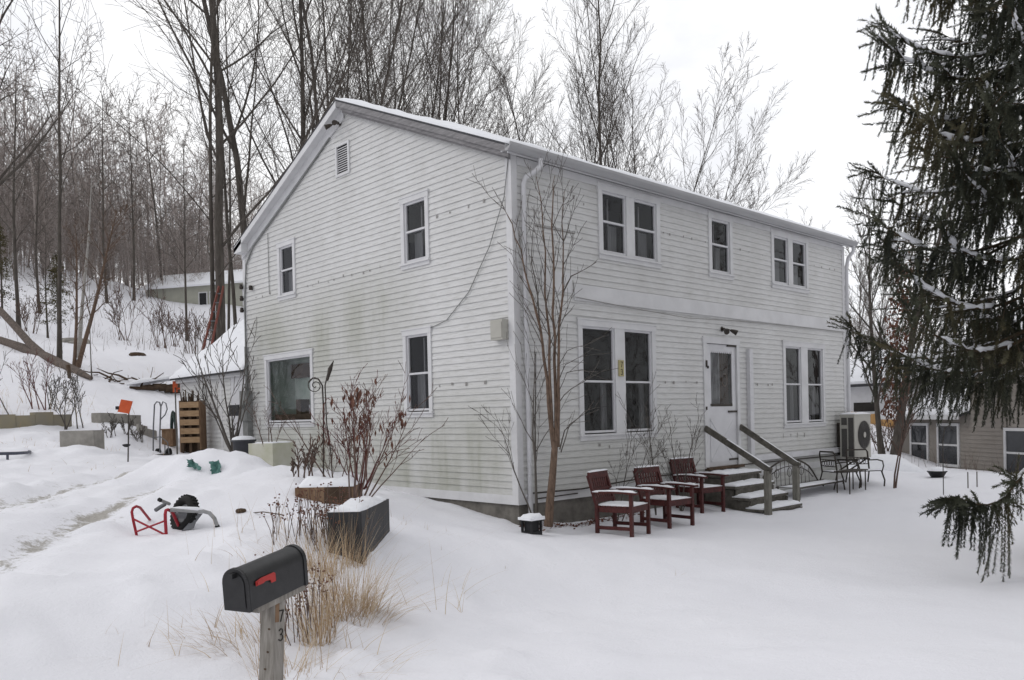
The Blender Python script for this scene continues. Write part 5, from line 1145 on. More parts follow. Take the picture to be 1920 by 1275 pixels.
for k in range(17):
    p_ = qc(rnd.uniform(-.17,.17), rnd.uniform(-.1,.15), zt-.4); a.tube([p_, qc((p_-q).dot(fx)*1.3+rnd.uniform(-.07,.05), rnd.uniform(-.1,.15), zt+rnd.uniform(.06,.26))], [.022,.013], 5)
tag(a.build('firewood_sticks', M['dark_wood']), 'dark sticks standing upright in the pallet crate', 'firewood')
# red handled pole, hose, brown box, tubs and bins
q = Vector((-1.775,8.164,0.603)); q = Vector((q.x+.2, q.y+.2, gz(q.x+.2, q.y+.2))); rp = thing('pole_pruner', tuple(q), 'long pole with a red head leaning against the left corner of the shed', 'tool')
a = MB(); p1 = Vector((.05,12.55,2.2)); a.tube([q, q.lerp(p1,.5), p1], .016, 6); a.build('pole', M['black_iron'], rp)
a = MB(); a.obox(p1+Vector((0,0,.02)), R3*.05, Vector(B_)*.03, Vector((0,0,.14))); a.obox(p1+Vector((0,0,-.03))+R3*.07, R3*.06, Vector(B_)*.02, Vector((0,0,.02))); a.build('head', M['orange'], rp)
a = MB(); hx, hy, hz = -.10, 12.25, .75
for k in range(7): a.tube([(hx-.04+.012*(k%3), hy+.16*math.cos(t)*(.7+.05*k), hz+.35+.45*math.sin(t)*(.8+.05*k)) for t in [2*PI*j/16 for j in range(17)]], .022, 6)
tag(a.build('garden_hose', M['hose_green']), 'dark green garden hose coiled on the shed wall left of the crate', 'hose')
a = MB(); a.tube([(ax-.04, 10.92+.10*math.cos(t), 2.02+.20*math.sin(t)) for t in [2*PI*j/18 for j in range(19)]], .012, 6); tag(a.build('wire_hoop', M['black_iron']), 'dark wire hoop hanging on the shed wall above the crate', 'hoop')
bq = Vector((-0.572,11.393,0.731)); a = MB(); a.obox((bq.x,bq.y,gz(bq.x,bq.y)+.18), R3*.13, Vector(B_)*.12, Vector((0,0,.20))); a.obox((bq.x,bq.y,gz(bq.x,bq.y)+.385), R3*.15, Vector(B_)*.14, Vector((0,0,.015))); tag(a.build('wooden_box', M['rust_wood']), 'small brown wooden box with a lid beside the hose', 'box')
tb = Vector((-0.518,9.395,0.691)); zt = tb.z; a = MB(); a.lathe([(.17,-.5),(.20,-.02),(.215,0),(.19,0),(.175,-.06),(0,-.06)], (tb.x,tb.y,zt), 18); tag(a.build('rubber_tub', M['black_rubber']), 'black tub showing above the snow heap, right of the pallet crate', 'tub')
bn = Vector((-0.450,7.720,0.897)); o = thing('trash_bin', (bn.x,bn.y,bn.z-.7), 'dark grey bin with a snow covered lid between the shed and the cream planter', 'bin')
a = MB(); a.lathe([(.18,-.75),(.22,-.02),(.25,-.02),(.25,.02),(.0,.03)], tuple(bn), 18); a.build('body', M['bin_grey'], o)
a = MB(); a.lathe([(.24,.02),(.22,.06),(.14,.09),(0,.10)], tuple(bn), 18); a.build('snow', M['snow_cap'], o)
# bent blue-grey tube frame at the left edge
a = MB(); pts_ = seq([(-5.096,7.972,0.841),(-4.772,8.011,0.829),(-4.517,8.059,0.821),(-4.231,8.507,0.814),(-4.039,9.182,0.810),(-3.955,9.983,0.826),(-3.998,10.505,0.837),(-4.546,10.922,0.851)])
a.tube(pts_, .028, 8); a.tube(seq([(-4.653,8.037,0.827),(-4.657,8.038,0.678)]), .022, 6); tag(a.build('hoop_frame', M['steel_blue']), 'blue-grey bent tube frame low over the snow at the left edge', 'frame')
# fallen forked log, dark woodpile, stones, ladder
lg = thing('fallen_log', (0.241,20.029,2.728), 'big fallen tree trunk forking at the left edge of the photo, bark peeling', 'log')
def ground_line(L_, r, dz=0): return [Vector((p[0],p[1],gz(p[0],p[1])+r+dz)) for p in L_]
a = MB(); a.tube(seq([(0.349,20.222,2.824),(0.318,21.272,3.053),(0.286,22.320,3.273),(0.301,24.797,3.768),(0.216,27.494,4.275),(-0.021,30.617,4.850),(-0.563,33.778,5.433)]), [.06,.13,.155,.18,.20,.20,.19], 10); a.build('trunk', M['log'], lg)
a = MB(); a.tube(seq([(0.293,25.315,3.880),(0.195,26.985,4.500),(0.077,28.551,5.272),(-0.089,30.121,6.061),(-0.410,32.733,7.163)]), [.145,.145,.14,.135,.12], 9); a.build('fork', M['log'], lg)
a = MB(); a.tube([Vector((p[0],p[1],gz(p[0],p[1])+h)) for p, h in zip([(-0.197,20.689,2.935),(-0.232,20.388,2.869)],[.35,-.1])], [.07,.05], 7); a.build('stub', M['dark_wood'], lg)
wp = thing('woodpile', (2.316,20.391,2.516), 'dark wedge of stacked logs under snow, left of the shed roof tip', 'woodpile')
p0, p1 = Vector((1.464,20.031,2.514)), Vector((2.923,19.870,2.353))
a = MB()
for k in range(9):
    t = k/8; p = p0.lerp(p1, t); p.z = gz(p.x,p.y); a.tube([p+Vector((0,0,.03+.17*t)), p+(p1-p0)*.16+Vector((0,0,.05+.20*t))], .05+.13*t, 7)
a.build('logs', M['dark_wood'], wp); a = MB(); V, F = snow_sheet(lambda u, v: p0.lerp(p1, u)+Vector(B_)*(v-.3)*.8+Vector((0,0,gz(p0.x,p0.y)-p0.z+.10+.42*u)), 14, 6, .14, 71); a.add(V, F, 0, True); a.build('snow', M['snow_cap'], wp)
for i, (p, s_, lab) in enumerate([((4.488,27.932,4.199), .28, 'dark flat stone alone on the open snow slope'), ((3.558,33.324,5.234), .45, 'snow capped stone at the foot of the birch'), ((3.590,32.802,5.144), .3, 'small stone right of the snow capped one by the birch')]):
    a = MB(); rng = np.random.default_rng(i); z = gz(p[0],p[1]); V = []; n = 10
    prof_ = [(0,-.2),(.9,-.2),(1,.15),(.8,.42),(.35,.5),(0,.52)]
    for r, zz in prof_:
        for k in range(n): q = 2*PI*k/n; w = 1+.22*math.sin(2*q+i)+rng.normal(0,.05); V.append((p[0]+s_*r*w*math.cos(q)*1.3, p[1]+s_*r*w*math.sin(q), z+s_*zz))
    a.add(V, [(j*n+k, j*n+(k+1)%n, (j+1)*n+(k+1)%n, (j+1)*n+k) for j in range(len(prof_)-1) for k in range(n)]); tag(a.build('stone', M['dark_wood' if i == 0 else 'block']), lab, 'stone', 'stones on the slope')
a = MB(); sn_ = MB(); rng = np.random.default_rng(3)
for px_l in [(1.019,21.064,2.866),(1.356,21.378,2.897),(1.467,20.922,2.763),(1.859,21.424,2.849),(1.934,20.765,2.659),(2.336,21.154,2.729),(1.037,20.639,2.756),(1.481,20.601,2.672),(1.847,20.160,2.499),(2.390,20.604,2.573)]:
    p = Vector((px_l[0],px_l[1],gz(px_l[0],px_l[1])+.05)); d = R3*rng.uniform(.3,1.3)*(1 if rng.random()<.5 else -1)+Vector(B_)*rng.uniform(-.8,.8)+Vector((0,0,rng.uniform(-.05,.55))); w_ = rng.uniform(.5,1); a.tube([p, p+d*.35+Vector(rng.normal(0,.06,3)), p+d*.7+Vector(rng.normal(0,.06,3)), p+d], [.045*w_,.038*w_,.028*w_,.01], 6); a.tube([p+d*.4, p+d*.6+Vector(rng.normal(0,.2,3))], [.02*w_,.008], 5)
tag(a.build('brush_pile', M['dark_wood']), 'line of fallen branches lying in the snow between log and shed', 'branches', kind=None)
q = Vector((2.576,16.228,1.601)); ld = thing('ladder', tuple(q), 'orange ladder standing beside the tallest tree behind the shed roof', 'ladder')
m_ = 27/1552; z0 = 1.262+(797-690)*m_; bs = Vector((q.x,q.y,0))
def lp(px, py, b=0): return Vector((q.x,q.y,0)) + R3*((px-395)*m_) + Vector((0,0,1.262+(797-py)*m_)) + Vector(B_)*b
for x0, x1 in ((376,398),(391,406)): a = MB(); a.bar(lp(x0,690), lp(x1,548,.8), .035, .07); a.build('rail', M['ladder_red'], ld)
for k in range(8): t = .06+.12*k; a = MB(); a.tube([lp(376+22*t,690-142*t,.8*t), lp(391+15*t,690-142*t,.8*t)], .02, 6); a.build('rung', M['grey_metal'], ld)
# long grey house on the hill
c = Vector((14.978,46.814,9.168)); d1 = (Vector((16.748,42.724,8.641))-Vector((12.435,49.934,10.040))); d1.z = 0; d1.normalize(); d2 = Vector((-d1.y, d1.x, 0)); zb = c.z-1.0
hh = thing('grey_bungalow', (c.x,c.y,zb), 'long low grey green bungalow with a snowy roof, half hidden on the hill', 'house')
s0 = c - d1*4.0; L_, W2 = 13.0, 4.2
def hp_(l_, w, z): return s0 + d1*l_ + d2*w + Vector((0,0,zb - s0.z + z))
M['sage'] = mat('sage', (.40,.40,.34), .8, var=.1, scale=2)
a = MB(); V = [hp_(0,0,-1),hp_(L_,0,-1),hp_(L_,W2,-1),hp_(0,W2,-1),hp_(0,0,2.5),hp_(L_,0,2.5),hp_(L_,W2,2.5),hp_(0,W2,2.5),hp_(0,W2/2,3.5),hp_(L_,W2/2,3.5)]
a.add(V, [(0,1,5,4),(1,2,6,5,),(2,3,7,6),(3,0,4,8,7),(5,6,9)]); a.build('wall', M['sage'], hh)
a = MB(); a.prism([hp_(-.3,-.35,2.36),hp_(L_+.3,-.35,2.36),hp_(L_+.3,W2/2,3.62),hp_(-.3,W2/2,3.62)], (0,0,.14)); a.prism([hp_(-.3,W2+.35,2.36),hp_(L_+.3,W2+.35,2.36),hp_(L_+.3,W2/2,3.62),hp_(-.3,W2/2,3.62)], (0,0,.14)); a.build('snowy_roof', M['snow_cap'], hh)
for l0, w_ in ((4.2,.7),(5.05,.7),(7.6,.9)):
    a = MB(); a.prism([hp_(l0,-.04,.9),hp_(l0+w_,-.04,.9),hp_(l0+w_,-.04,2.0),hp_(l0,-.04,2.0)], d2*.06); w_o = a.build('window', M['white_trim'], hh)
    a = MB(); a.quad(hp_(l0+.08,-.045,.98),hp_(l0+w_-.08,-.045,.98),hp_(l0+w_-.08,-.045,1.92),hp_(l0+.08,-.045,1.92)); a.build('pane', M['black_plastic'], w_o)
# ---------------------------------------------------------------- right of the house
M['taupe'] = mat('taupe', (.25,.225,.20), .8, col2=(.30,.275,.25), scale=2.0)
A0, A1 = Vector((22.501,3.661,-0.396)), Vector((17.702,-2.759,-0.631)); A0.z = A1.z = 0; d1 = (A1-A0); LN = d1.length; d1.normalize(); d2 = Vector((-d1.y, d1.x, 0)); d2 = d2 if d2.dot(Vector(B_)) > 0 else -d2
nh = thing('taupe_house', tuple(A0 + d1*LN/2 + d2*3), 'taupe neighbouring house with white window frames, seen under the spruce', 'house')
def np_(l_, w, z): return A0 + d1*l_ + d2*w + Vector((0,0,z))
def lap(mb, l0, l1, z0, z1):
    z = z0
    while z < z1: zz = min(z+.13, z1); mb.add([np_(l0,-.025,z),np_(l1,-.025,z),np_(l1,-.004,zz),np_(l0,-.004,zz),np_(l0,-.004,z),np_(l1,-.004,z)], [(0,1,2,3),(4,5,1,0)]); z += .13
a = MB(); s1 = LN*.50; lap(a, 0, s1, -1.6, 1.05); lap(a, s1, LN, -1.6, 3.2)
a.add([np_(0,0,-1.6),np_(0,5,-1.6),np_(0,5,2.2),np_(0,0,1.05)], [(0,1,2,3)]); a.add([np_(s1,0,1.0),np_(s1,5,1.0),np_(s1,5,3.2),np_(s1,0,3.2)], [(0,1,2,3)]); a.add([np_(LN,0,-1.6),np_(LN,6,-1.6),np_(LN,6,3.2),np_(LN,0,3.2)], [(3,2,1,0)])
a.build('siding', M['taupe'], nh)
a = MB(); a.prism([np_(-.35,-.40,1.00),np_(s1,-.40,1.00),np_(s1,4.6,2.5),np_(-.35,4.6,2.5)], (0,0,-.08)); rf = a.build('roof', M['shingle'], nh)
a = MB(); V, F = snow_sheet(lambda u, v: np_(-.38+(s1+.38)*u, -.42+5.0*v, 1.0+1.5*v), 30, 16, .14, 81); a.add(V, F, 0, True); a.build('snow', M['snow_cap'], rf)
a = MB(); a.prism([np_(-.35,-.43,.84),np_(s1,-.43,.84),np_(s1,-.43,1.0),np_(-.35,-.43,1.0)], d2*.04); a.build('fascia', M['white_trim'], nh)
a = MB(); a.prism([np_(s1-.3,-.40,3.1),np_(LN+.3,-.40,3.1),np_(LN+.3,3.2,4.6),np_(s1-.3,3.2,4.6)], (0,0,.15)); a.build('snowy_roof', M['snow_cap'], nh)
for (u0, u1, z0, z1, nm) in ((.115,.225,-.62,.62,1), (.305,.425,-.62,.62,1), (.70,.815,-.78,.50,1), (.835,.975,-.78,.50,1)):
    l0, l1 = u0*LN, u1*LN; a = MB(); t = .09
    for p in ((l0-t,l0,z0-t,z1+t),(l1,l1+t,z0-t,z1+t),(l0,l1,z1,z1+t),(l0,l1,z0-t,z0)): a.prism([np_(p[0],-.06,p[2]),np_(p[1],-.06,p[2]),np_(p[1],-.06,p[3]),np_(p[0],-.06,p[3])], d2*.05)
    w_o = a.build('window', M['white_trim'], nh); zm = z0+(z1-z0)*.5
    a = MB(); a.quad(np_(l0,-.032,z0),np_(l1,-.032,z0),np_(l1,-.032,z1),np_(l0,-.032,z1)); a.build('pane', M['dark_pane'], w_o)
    a = MB(); a.prism([np_(l0,-.052,zm-.03),np_(l1,-.052,zm-.03),np_(l1,-.052,zm+.03),np_(l0,-.052,zm+.03)], d2*.03); a.build('sash', M['white_trim'], w_o)
# white barn-like building and tan fence beyond the house end
A0, A1 = Vector((33.361,11.256,1.729)), Vector((32.222,6.233,1.579)); zb_ = gz(A0.x, A0.y); A0.z = A1.z = 0; d1 = (A1-A0); LN = d1.length; d1.normalize(); d2 = Vector((-d1.y,d1.x,0)); d2 = d2 if d2.dot(Vector(B_)) > 0 else -d2
wbld = thing('white_garage', tuple(A0+d1*LN/2+d2*3+Vector((0,0,zb_))), 'low white building with a broad snow covered roof beyond the end of the house', 'building')
a = MB(); a.prism([np_(0,0,zb_-1.5),np_(LN,0,zb_-1.5),np_(LN,0,2.6),np_(0,0,2.6)], d2*5); a.build('wall', M['white_trim'], wbld)
a = MB(); a.prism([np_(-.4,-.4,2.45),np_(LN+.4,-.4,2.45),np_(LN+.4,3.0,4.15),np_(-.4,3.0,4.15)], (0,0,.16)); a.build('snowy_roof', M['snow_cap'], wbld)
a = MB(); a.prism([np_(-.4,-.43,2.33),np_(LN+.4,-.43,2.33),np_(LN+.4,-.43,2.47),np_(-.4,-.43,2.47)], d2*.06); a.build('fascia', M['shingle'], wbld)
a = MB(); a.quad(np_(1.3,-.01,1.1),np_(2.6,-.01,1.1),np_(2.6,-.01,1.55),np_(1.3,-.01,1.55)); a.build('opening', M['room'], wbld)
A0, A1 = Vector((28.991,8.800,1.178)), Vector((28.531,4.678,0.961)); A0.z = A1.z = 0; d1 = (A1-A0); LN = d1.length; d1.normalize(); d2 = Vector((-d1.y,d1.x,0))
a = MB(); n = int(LN/.16)
for k in range(n): l0 = k*LN/n; zt = 1.18-.45*k/n+rnd.uniform(-.02,.02); a.prism([np_(l0,0,-.6),np_(l0+LN/n-.012,0,-.6),np_(l0+LN/n-.012,0,zt),np_(l0,0,zt)], d2*.025)
tag(a.build('board_fence', M['tan_fence']), 'tan board fence in front of the low white building, beyond the heat pump', 'fence')
# hanging bowl planter on a wire hook stand
q = Vector((12.577,-1.195,-0.275)); o = thing('bowl_planter', (q.x,q.y,gz(q.x,q.y)), 'black bowl planter heaped with snow at the far side of the lawn', 'planter')
a = MB(); a.lathe([(.0,-.18),(.11,-.18),(.20,-.02),(.225,.0),(.215,.02),(.0,.02)], tuple(q), 18); a.build('bowl', M['black_plastic'], o); a = MB(); a.lathe([(.215,.02),(.19,.06),(.11,.10),(0,.115)], tuple(q), 18); a.build('snow', M['snow_cap'], o)
a = MB(); a.tube([q+Vector((0,0,-.18)), Vector((q.x,q.y,gz(q.x,q.y)-.1))], .012, 6); a.build('stand', M['black_iron'], o)
q = Vector((9.084,-2.544,-0.473)); a = MB(); a.tube([q, q+Vector((.01,0,1.05)), q+Vector((.0,0,1.32))+R3*.05, q+Vector((0,0,1.36))+R3*.14, q+Vector((0,0,1.28))+R3*.2], .009, 6); tag(a.build('shepherd_hook', M['black_iron']), 'thin iron shepherd hook standing in the snow beside the bowl planter', 'garden hook')
for p in ((10.996,-2.373,-0.479), (11.277,-2.462,-0.485)): q = Vector(p); a = MB(); a.tube([q+Vector((0,0,-.1)), q+Vector((0,0,.33))], .012, 5); tag(a.build('garden_stake', M['bark_grey']), 'short thin stake sticking out of the snow below the taupe house', 'stake', 'thin stakes in the far lawn')
# flat disc lying in the snow, and its string
q = Vector((-3.981,0.390,0.211)); a = MB(); a.lathe([(0,-.02),(.055,-.02),(.06,0),(.05,.02),(0,.03)], (q.x,q.y,gz(q.x,q.y)+.02), 14); a.tube([q+Vector((.05,-.02,.02)), q+Vector(R_)*.25+Vector((-.05,-.1,.05)), q+Vector(R_)*.5+Vector((-.15,-.25,.03))], .006, 5); tag(a.build('dried_flower', M['dark_wood']), 'single dark dried flower on a bent stalk, on the snow left of the black planter', 'dried flower')

# ---------------------------------------------------------------- shrubs, saplings and dry grass
SPARSE = [dict(seg=6, wan=.06, up=.03), dict(n=(2,4), len=(.25,.45), ang=(18,38), seg=4, wan=.08, up=.06, t0=.35, rr=.5, fall=.4), dict(n=(1,3), len=(.3,.5), ang=(20,40), seg=3, wan=.1, up=.05, t0=.3, rr=.55)]
SHR = [dict(seg=6, wan=.05, up=.03), dict(n=(5,8), len=(.28,.5), ang=(18,38), seg=4, wan=.08, up=.06, t0=.3, rr=.5, fall=.4), dict(n=(3,5), len=(.3,.5), ang=(20,40), seg=3, wan=.1, up=.05, t0=.2, rr=.55)]
def shrub(pos, stems, seed, label, mtl, spec=SHR, rmin=.0028, name='bare_shrub', cat='shrub', group=None):
    rng = np.random.default_rng(seed); pos = np.array(pos, float); o = thing(name, tuple(pos), label, cat, group); out = [[] for _ in spec]
    for d, L_, r, off in stems: grow(rng, walk(rng, pos+np.array([off[0],off[1],-.05]), d, L_, spec[0]['seg'], spec[0]['wan'], spec[0]['up']), r, 0, spec, out, rmin)
    V, F = tubes_np(out[0], 6); mesh_np('stem', V, F, M[mtl], o)
    V, F = tubes_np(sum(out[1:], []), 4); mesh_np('crown', V, F, M[mtl], o)
    return o, out
# the clump of stems at the house corner
sp = [dict(seg=9, wan=.022, up=.03), dict(n=(7,10), len=(.16,.34), ang=(14,34), seg=5, wan=.06, up=.07, t0=.25, rr=.45, fall=.4), dict(n=(3,5), len=(.3,.55), ang=(18,38), seg=3, wan=.08, up=.05, t0=.2, rr=.5)]
c0 = np.array((0.166,-0.420,-0.242)); rng = np.random.default_rng(17); sap = thing('corner_sapling', tuple(c0), 'tall multi-stemmed sapling with reddish bark at the front corner of the house', 'sapling'); out = [[] for _ in sp]
m_ = 11.95/1552
def cp_(px, py, b=0): return c0 + R_*((px-1028)*m_) + np.array([0,0,(978-py)*m_]) + B_*b
base_ = [([cp_(1028,985), cp_(1032,940), cp_(1037,900), cp_(1041,860), cp_(1044,830)], [.066,.058,.052,.047,.044])]
for pts_, r in (([(1040,840),(1033,760),(1027,680),(1021,620),(1010,575),(998,530),(990,480),(975,430),(960,400)],.026), ([(1043,840),(1038,760),(1036,680),(1035,600),(1033,520),(1030,450),(1027,390),(1020,350)],.024), ([(1046,835),(1047,760),(1046,680),(1044,600),(1048,520),(1046,440),(1050,380),(1056,340)],.027), ([(1049,840),(1052,760),(1053,690),(1056,620),(1064,560),(1066,500),(1066,430),(1070,380)],.026), ([(1021,620),(1018,560),(1008,505),(1012,450),(1016,410)],.016), ([(1064,560),(1080,530),(1100,520),(1126,505)],.012), ([(1066,470),(1080,430),(1094,385)],.011), ([(1052,845),(1062,810),(1085,790),(1112,768)],.011), ([(1054,850),(1070,800),(1100,775),(1140,768)],.010), ([(1053,720),(1066,690),(1090,678),(1125,672)],.008), ([(1052,740),(1068,705),(1098,700),(1130,715)],.008), ([(1052,760),(1075,735),(1110,715),(1140,700)],.008),([(1050,700),(1070,665),(1105,655),(1140,640)],.007)):
    P = []; q = [cp_(x, y, .03*i*rng.uniform(-1,1)) for i, (x, y) in enumerate(pts_)]
    for a, b in zip(q[:-1], q[1:]): P += [a, (a+b)/2 + rng.normal(0,.008,3)]
    P.append(q[-1]); grow(rng, P, r, 0 if r > .02 else 1, sp, out, .0032)
V, F = tubes_np(base_ + out[0], 8); mesh_np('trunk', V, F, M['bark_red'], sap); V, F = tubes_np(out[1]+out[2], 4); mesh_np('crown', V, F, M['bark_grey'], sap)
ls = lambda r, b=0: tuple(np.array([0,0,1.])+R_*r+B_*b)
shrub((0.103,-0.250,-0.233), [(ls(-.16), 2.6, .022, (0,0)), (ls(-.05), 2.9, .018, (.03,0)), (ls(-.30), 1.7, .013, (-.03,0))], 3, 'thin leaning shrub between the downspout and the corner sapling', 'bark_grey')
G4 = 'thin shrubs along the front wall'
def wall_shrub(x, stems, seed, lab): shrub((x,-.35,gz(x,-.35)), stems, seed, lab, 'bark_grey', group=G4)
wall_shrub(1.75, [(ls(.20), 1.6, .011, (0,0)), (ls(.42), 1.7, .010, (.1,0)), (ls(.10), 1.0, .008, (-.1,0))], 5, 'few arching grey stems behind the nearest red armchair')
wall_shrub(2.75, [(ls(.03), 1.9, .013, (0,0)), (ls(-.12), 1.5, .009, (0,0))], 6, 'straight thin stem behind the middle red armchair')
wall_shrub(3.45, [(ls(-.06), 1.5, .015, (0,0)), (ls(.10), 1.7, .015, (0,0)), (ls(.30), 1.3, .010, (.02,0)), (ls(-.22), 1.2, .009, (0,0))], 7, 'forked bare shrub against the wall left of the front door')
# planter shrubs
q = np.array([Vector(pa).x, Vector(pa).y, top1-.05]); a1 = np.array(e1); a2 = np.array(e2)
s_, out_ = shrub(q + a1*.75 + a2*.26, [(ls(.06), 1.25, .013, (0,0)), (ls(.42), 1.35, .012, (.04,.02)), (ls(.60), 1.3, .011, (.05,.0)), (ls(.30), 1.2, .011, (.03,0)), (ls(.85), 1.1, .010, (.05,0)), (ls(-.15), 1.2, .010, (-.04,0)), (ls(.2), 1.3, .010, (0,.05))], 8, 'bare shrub fanning out to the right of the black planter', 'twig_brown', SPARSE, group='shrubs in the planters')
leaf_cloud('dry_leaf_cluster', [tuple(np.array(out_[0][0][0][-1])) + (.10,)], 22, .10, M['dead_leaf'], s_, 4, .75, .34)
q2 = np.array([p2[0], p2[1], top2-.03]); h1_ = np.array(f1); h2_ = np.array(f2)
s_, out_ = shrub(q2 + h1_*.70 + h2_*.42, [(ls(-.02), 1.15, .014, (0,0)), (ls(-.25), 1.0, .012, (-.03,0)), (ls(.16), 1.25, .012, (.03,0)), (ls(.05,.2), 1.1, .012, (0,.03)), (ls(-.12), 1.3, .011, (0,0)), (ls(.28), 1.0, .010, (.05,0)), (ls(-.42), .95, .009, (-.05,0)), (ls(.45), 1.15, .009, (.08,0)), (ls(.62), .9, .008, (.1,0)), (ls(.1,-.2), .8, .008, (.1,-.05)), (ls(-.3,.2), .8, .008, (-.1,0))], 9, 'shrub with hanging dead brown leaves rising from the brown planter', 'twig_red', group='shrubs in the planters')
tips = [tuple(np.array(b_[0][-1])) + (.11,) for b_ in out_[0]] + [tuple(np.array(b_[0][-2])) + (.10,) for b_ in out_[1][::2]]
leaf_cloud('hanging_leaves', tips, 170, .105, M['dead_leaf'], s_, 5, .8, .3)
shrub(q2 + h1_*.42 + h2_*.35, [(ls(-.62), 1.25, .012, (0,0)), (ls(-.35), .6, .008, (0,0)), (ls(.25), .7, .009, (.05,0)), (ls(-.1), .5, .007, (0,0))], 10, 'single long reddish stem leaning left out of the brown planter', 'twig_brown', group='shrubs in the planters')
shrub(Vector((-1.085,5.358,0.845)), [(ls(-.25), .75, .012, (-.1,0)), (ls(.1), .7, .012, (.05,0)), (ls(-.05), .6, .01, (0,0)), (ls(.3), .5, .009, (.1,0))], 11, 'small reddish bare shrub growing in the cream square planter', 'twig_brown')
tr2 = np.array((-0.433,8.264,0.374)); tr2[2] = gz(tr2[0], tr2[1])
shrub(tr2, [(ls(.02), .9, .05, (0,0)), (ls(-.38), 2.5, .035, (0,0)), (ls(-.16), 2.4, .026, (0,0)), (ls(.10), 2.5, .028, (0,0)), (ls(-.55), 1.9, .02, (0,0)), (ls(.24), 1.9, .02, (0,0))], 12, 'spreading small bare tree in front of the lean-to door', 'bark_grey', rmin=.006, name='small_tree', cat='tree')
G5 = 'twiggy plants in the yard'
for p, h, sd, lab in (((-2.437,11.991,1.120), 1.5, 20, 'twiggy sapling right behind the pale concrete block'), ((-3.327,13.899,1.430), 2.2, 21, 'twiggy sapling at the left edge above the mossy wall'), ((-2.492,15.244,1.701), 1.3, 22, 'reddish twiggy bush above the mossy stone wall'), ((-1.870,11.298,0.908), .55, 23, 'dark low twigs right of the concrete block'), ((-1.495,11.450,0.918), .5, 24, 'row of dark twigs under the short grey wall'), ((-1.299,11.169,0.789), .45, 25, 'dark twigs left of the hand truck'), ((-1.988,15.284,1.696), 1.0, 26, 'small grey bush above the right end of the mossy wall')):
    shrub((p[0],p[1],gz(p[0],p[1])), [(ls(rnd.uniform(-.5,.5)), h*rnd.uniform(.6,1), .010 if h < 1 else .016, (rnd.uniform(-.2,.2)*h, 0)) for _ in range(5 if h < 1.6 else 3)], sd, lab, 'twig_red' if sd == 22 else 'bark_grey', rmin=.005, group=G5)
for k, (p, h) in enumerate([((-2.769,1.262,0.462),.5),((-2.700,1.500,0.483),.35),((9.485,-1.432,-0.441),2.3),((21.285,3.688,-0.245),1.2)]):
    lab = ['short bare twigs at the left end of the brown planter', 'lowest bare twigs beside the snow heap', 'two thin sapling stems rising from the far lawn before the taupe house', 'snowy brush heap between the heat pump and the taupe house'][k]
    shrub((p[0],p[1],gz(p[0],p[1])), [(ls(rnd.uniform(-.25,.25)*(1 if k < 3 else 3)), h*rnd.uniform(.7,1), .012 if h < 1 else .022, (rnd.uniform(-.25,.25)*(k==3)*3+.07*j, 0)) for j in range(2 if k == 2 else 4 + 6*(k==3))], 40+k, lab, 'twig_brown', rmin=.006, name='bare_shrub')
# brush heap under snow, right of the heat pump
q = Vector((13.990,0.697,0.227)); a = MB(); zq = gz(q.x,q.y)
V, F = snow_sheet(lambda u, v: Vector((q.x,q.y,zq-.1)) + R3*((u-.5)*1.7) + Vector(B_)*((v-.5)*1.6) + Vector((0,0,.42*math.sin(PI*u)**.8*math.sin(PI*v)**.8)), 22, 18, .10, 91); a.add(V, F, 0, True)
tag(a.build('snow_heap', M['snow_cap']), 'rounded heap of snow over brush, just right of the heat pump', 'snow heap')
# ornamental grass: blades as thin folded ribbons
def blades(rng, c, n, h, spread, wid, lean_=None, curve=.5):
    V = []; F = []
    for k in range(n):
        a = rng.uniform(0, 6.28); r = spread*rng.uniform(0,1)**.6*.5; p = np.array([c[0]+math.cos(a)*r, c[1]+math.sin(a)*r, c[2]-.03]); e_ = rng.uniform(.05,.5) if rng.random() < .75 else rng.uniform(.5,1.6); a2_ = a + rng.normal(0,.7); d = np.array([math.cos(a2_)*e_, math.sin(a2_)*e_, 1.]) + (np.array(lean_) if lean_ is not None else 0)
        L_ = h*rng.uniform(.45,1.1); d = norm(d); s_ = norm(np.cross(d, [0,0,1.])+rng.normal(0,.1,3))*wid*rng.uniform(.6,1.2)/2; n_ = 5; o = len(V); fall = curve*rng.uniform(.1,1.5)
        for i in range(n_+1):
            t = i/n_; q = p + d*L_*t + np.array([d[0],d[1],-.35])*fall*L_*t*t*.9; w = s_*(1-t*.85); V += [q-w, q+w]
        F += [(o+2*i, o+2*i+1, o+2*i+3, o+2*i+2) for i in range(n_)]
    return V, F
def grass(p, n, h, spread, seed, lab, lean_=None, curve=.5, wid=.006):
    rng = np.random.default_rng(seed); z = gz(p[0],p[1]); V, F = blades(rng, (p[0],p[1],z), n, h, spread, wid, lean_, curve)
    o = mesh_np('ornamental_grass', V, F, M['grass'], None, smooth=False); return tag(o, lab, 'grass clump', 'dry grass clumps round the mailbox')
RL = np.array(R_)
grass((-4.589,-2.754,-0.295), 360, .62, .55, 1, 'big tan dry grass clump right of the mailbox, before the black planter', None, .55)
grass((-5.059,-3.141,-0.365), 170, .62, .25, 2, 'upright tan grass tuft just right of the mailbox post', RL*.02, .25)
grass((-4.492,-2.928,-0.349), 200, .42, .5, 3, 'low frayed grass tuft at the right of the biggest clump', RL*.5, .8)
grass((-3.949,-1.805,-0.080), 130, .62, .30, 4, 'dry grass against the left side of the black planter', None, .3)
grass((-4.487,-2.055,-0.094), 260, .60, .5, 5, 'thin dry grass behind the mailbox', RL*-.2, .6)
grass((-5.550,-2.911,-0.287), 130, .36, .7, 6, 'flattened pale grass in the snow left of the mailbox post', RL*-.6, 1.0)
grass((-5.714,-2.780,-0.239), 70, .33, .6, 7, 'few broken grass stalks farthest left of the mailbox', RL*-.5, 1.1)
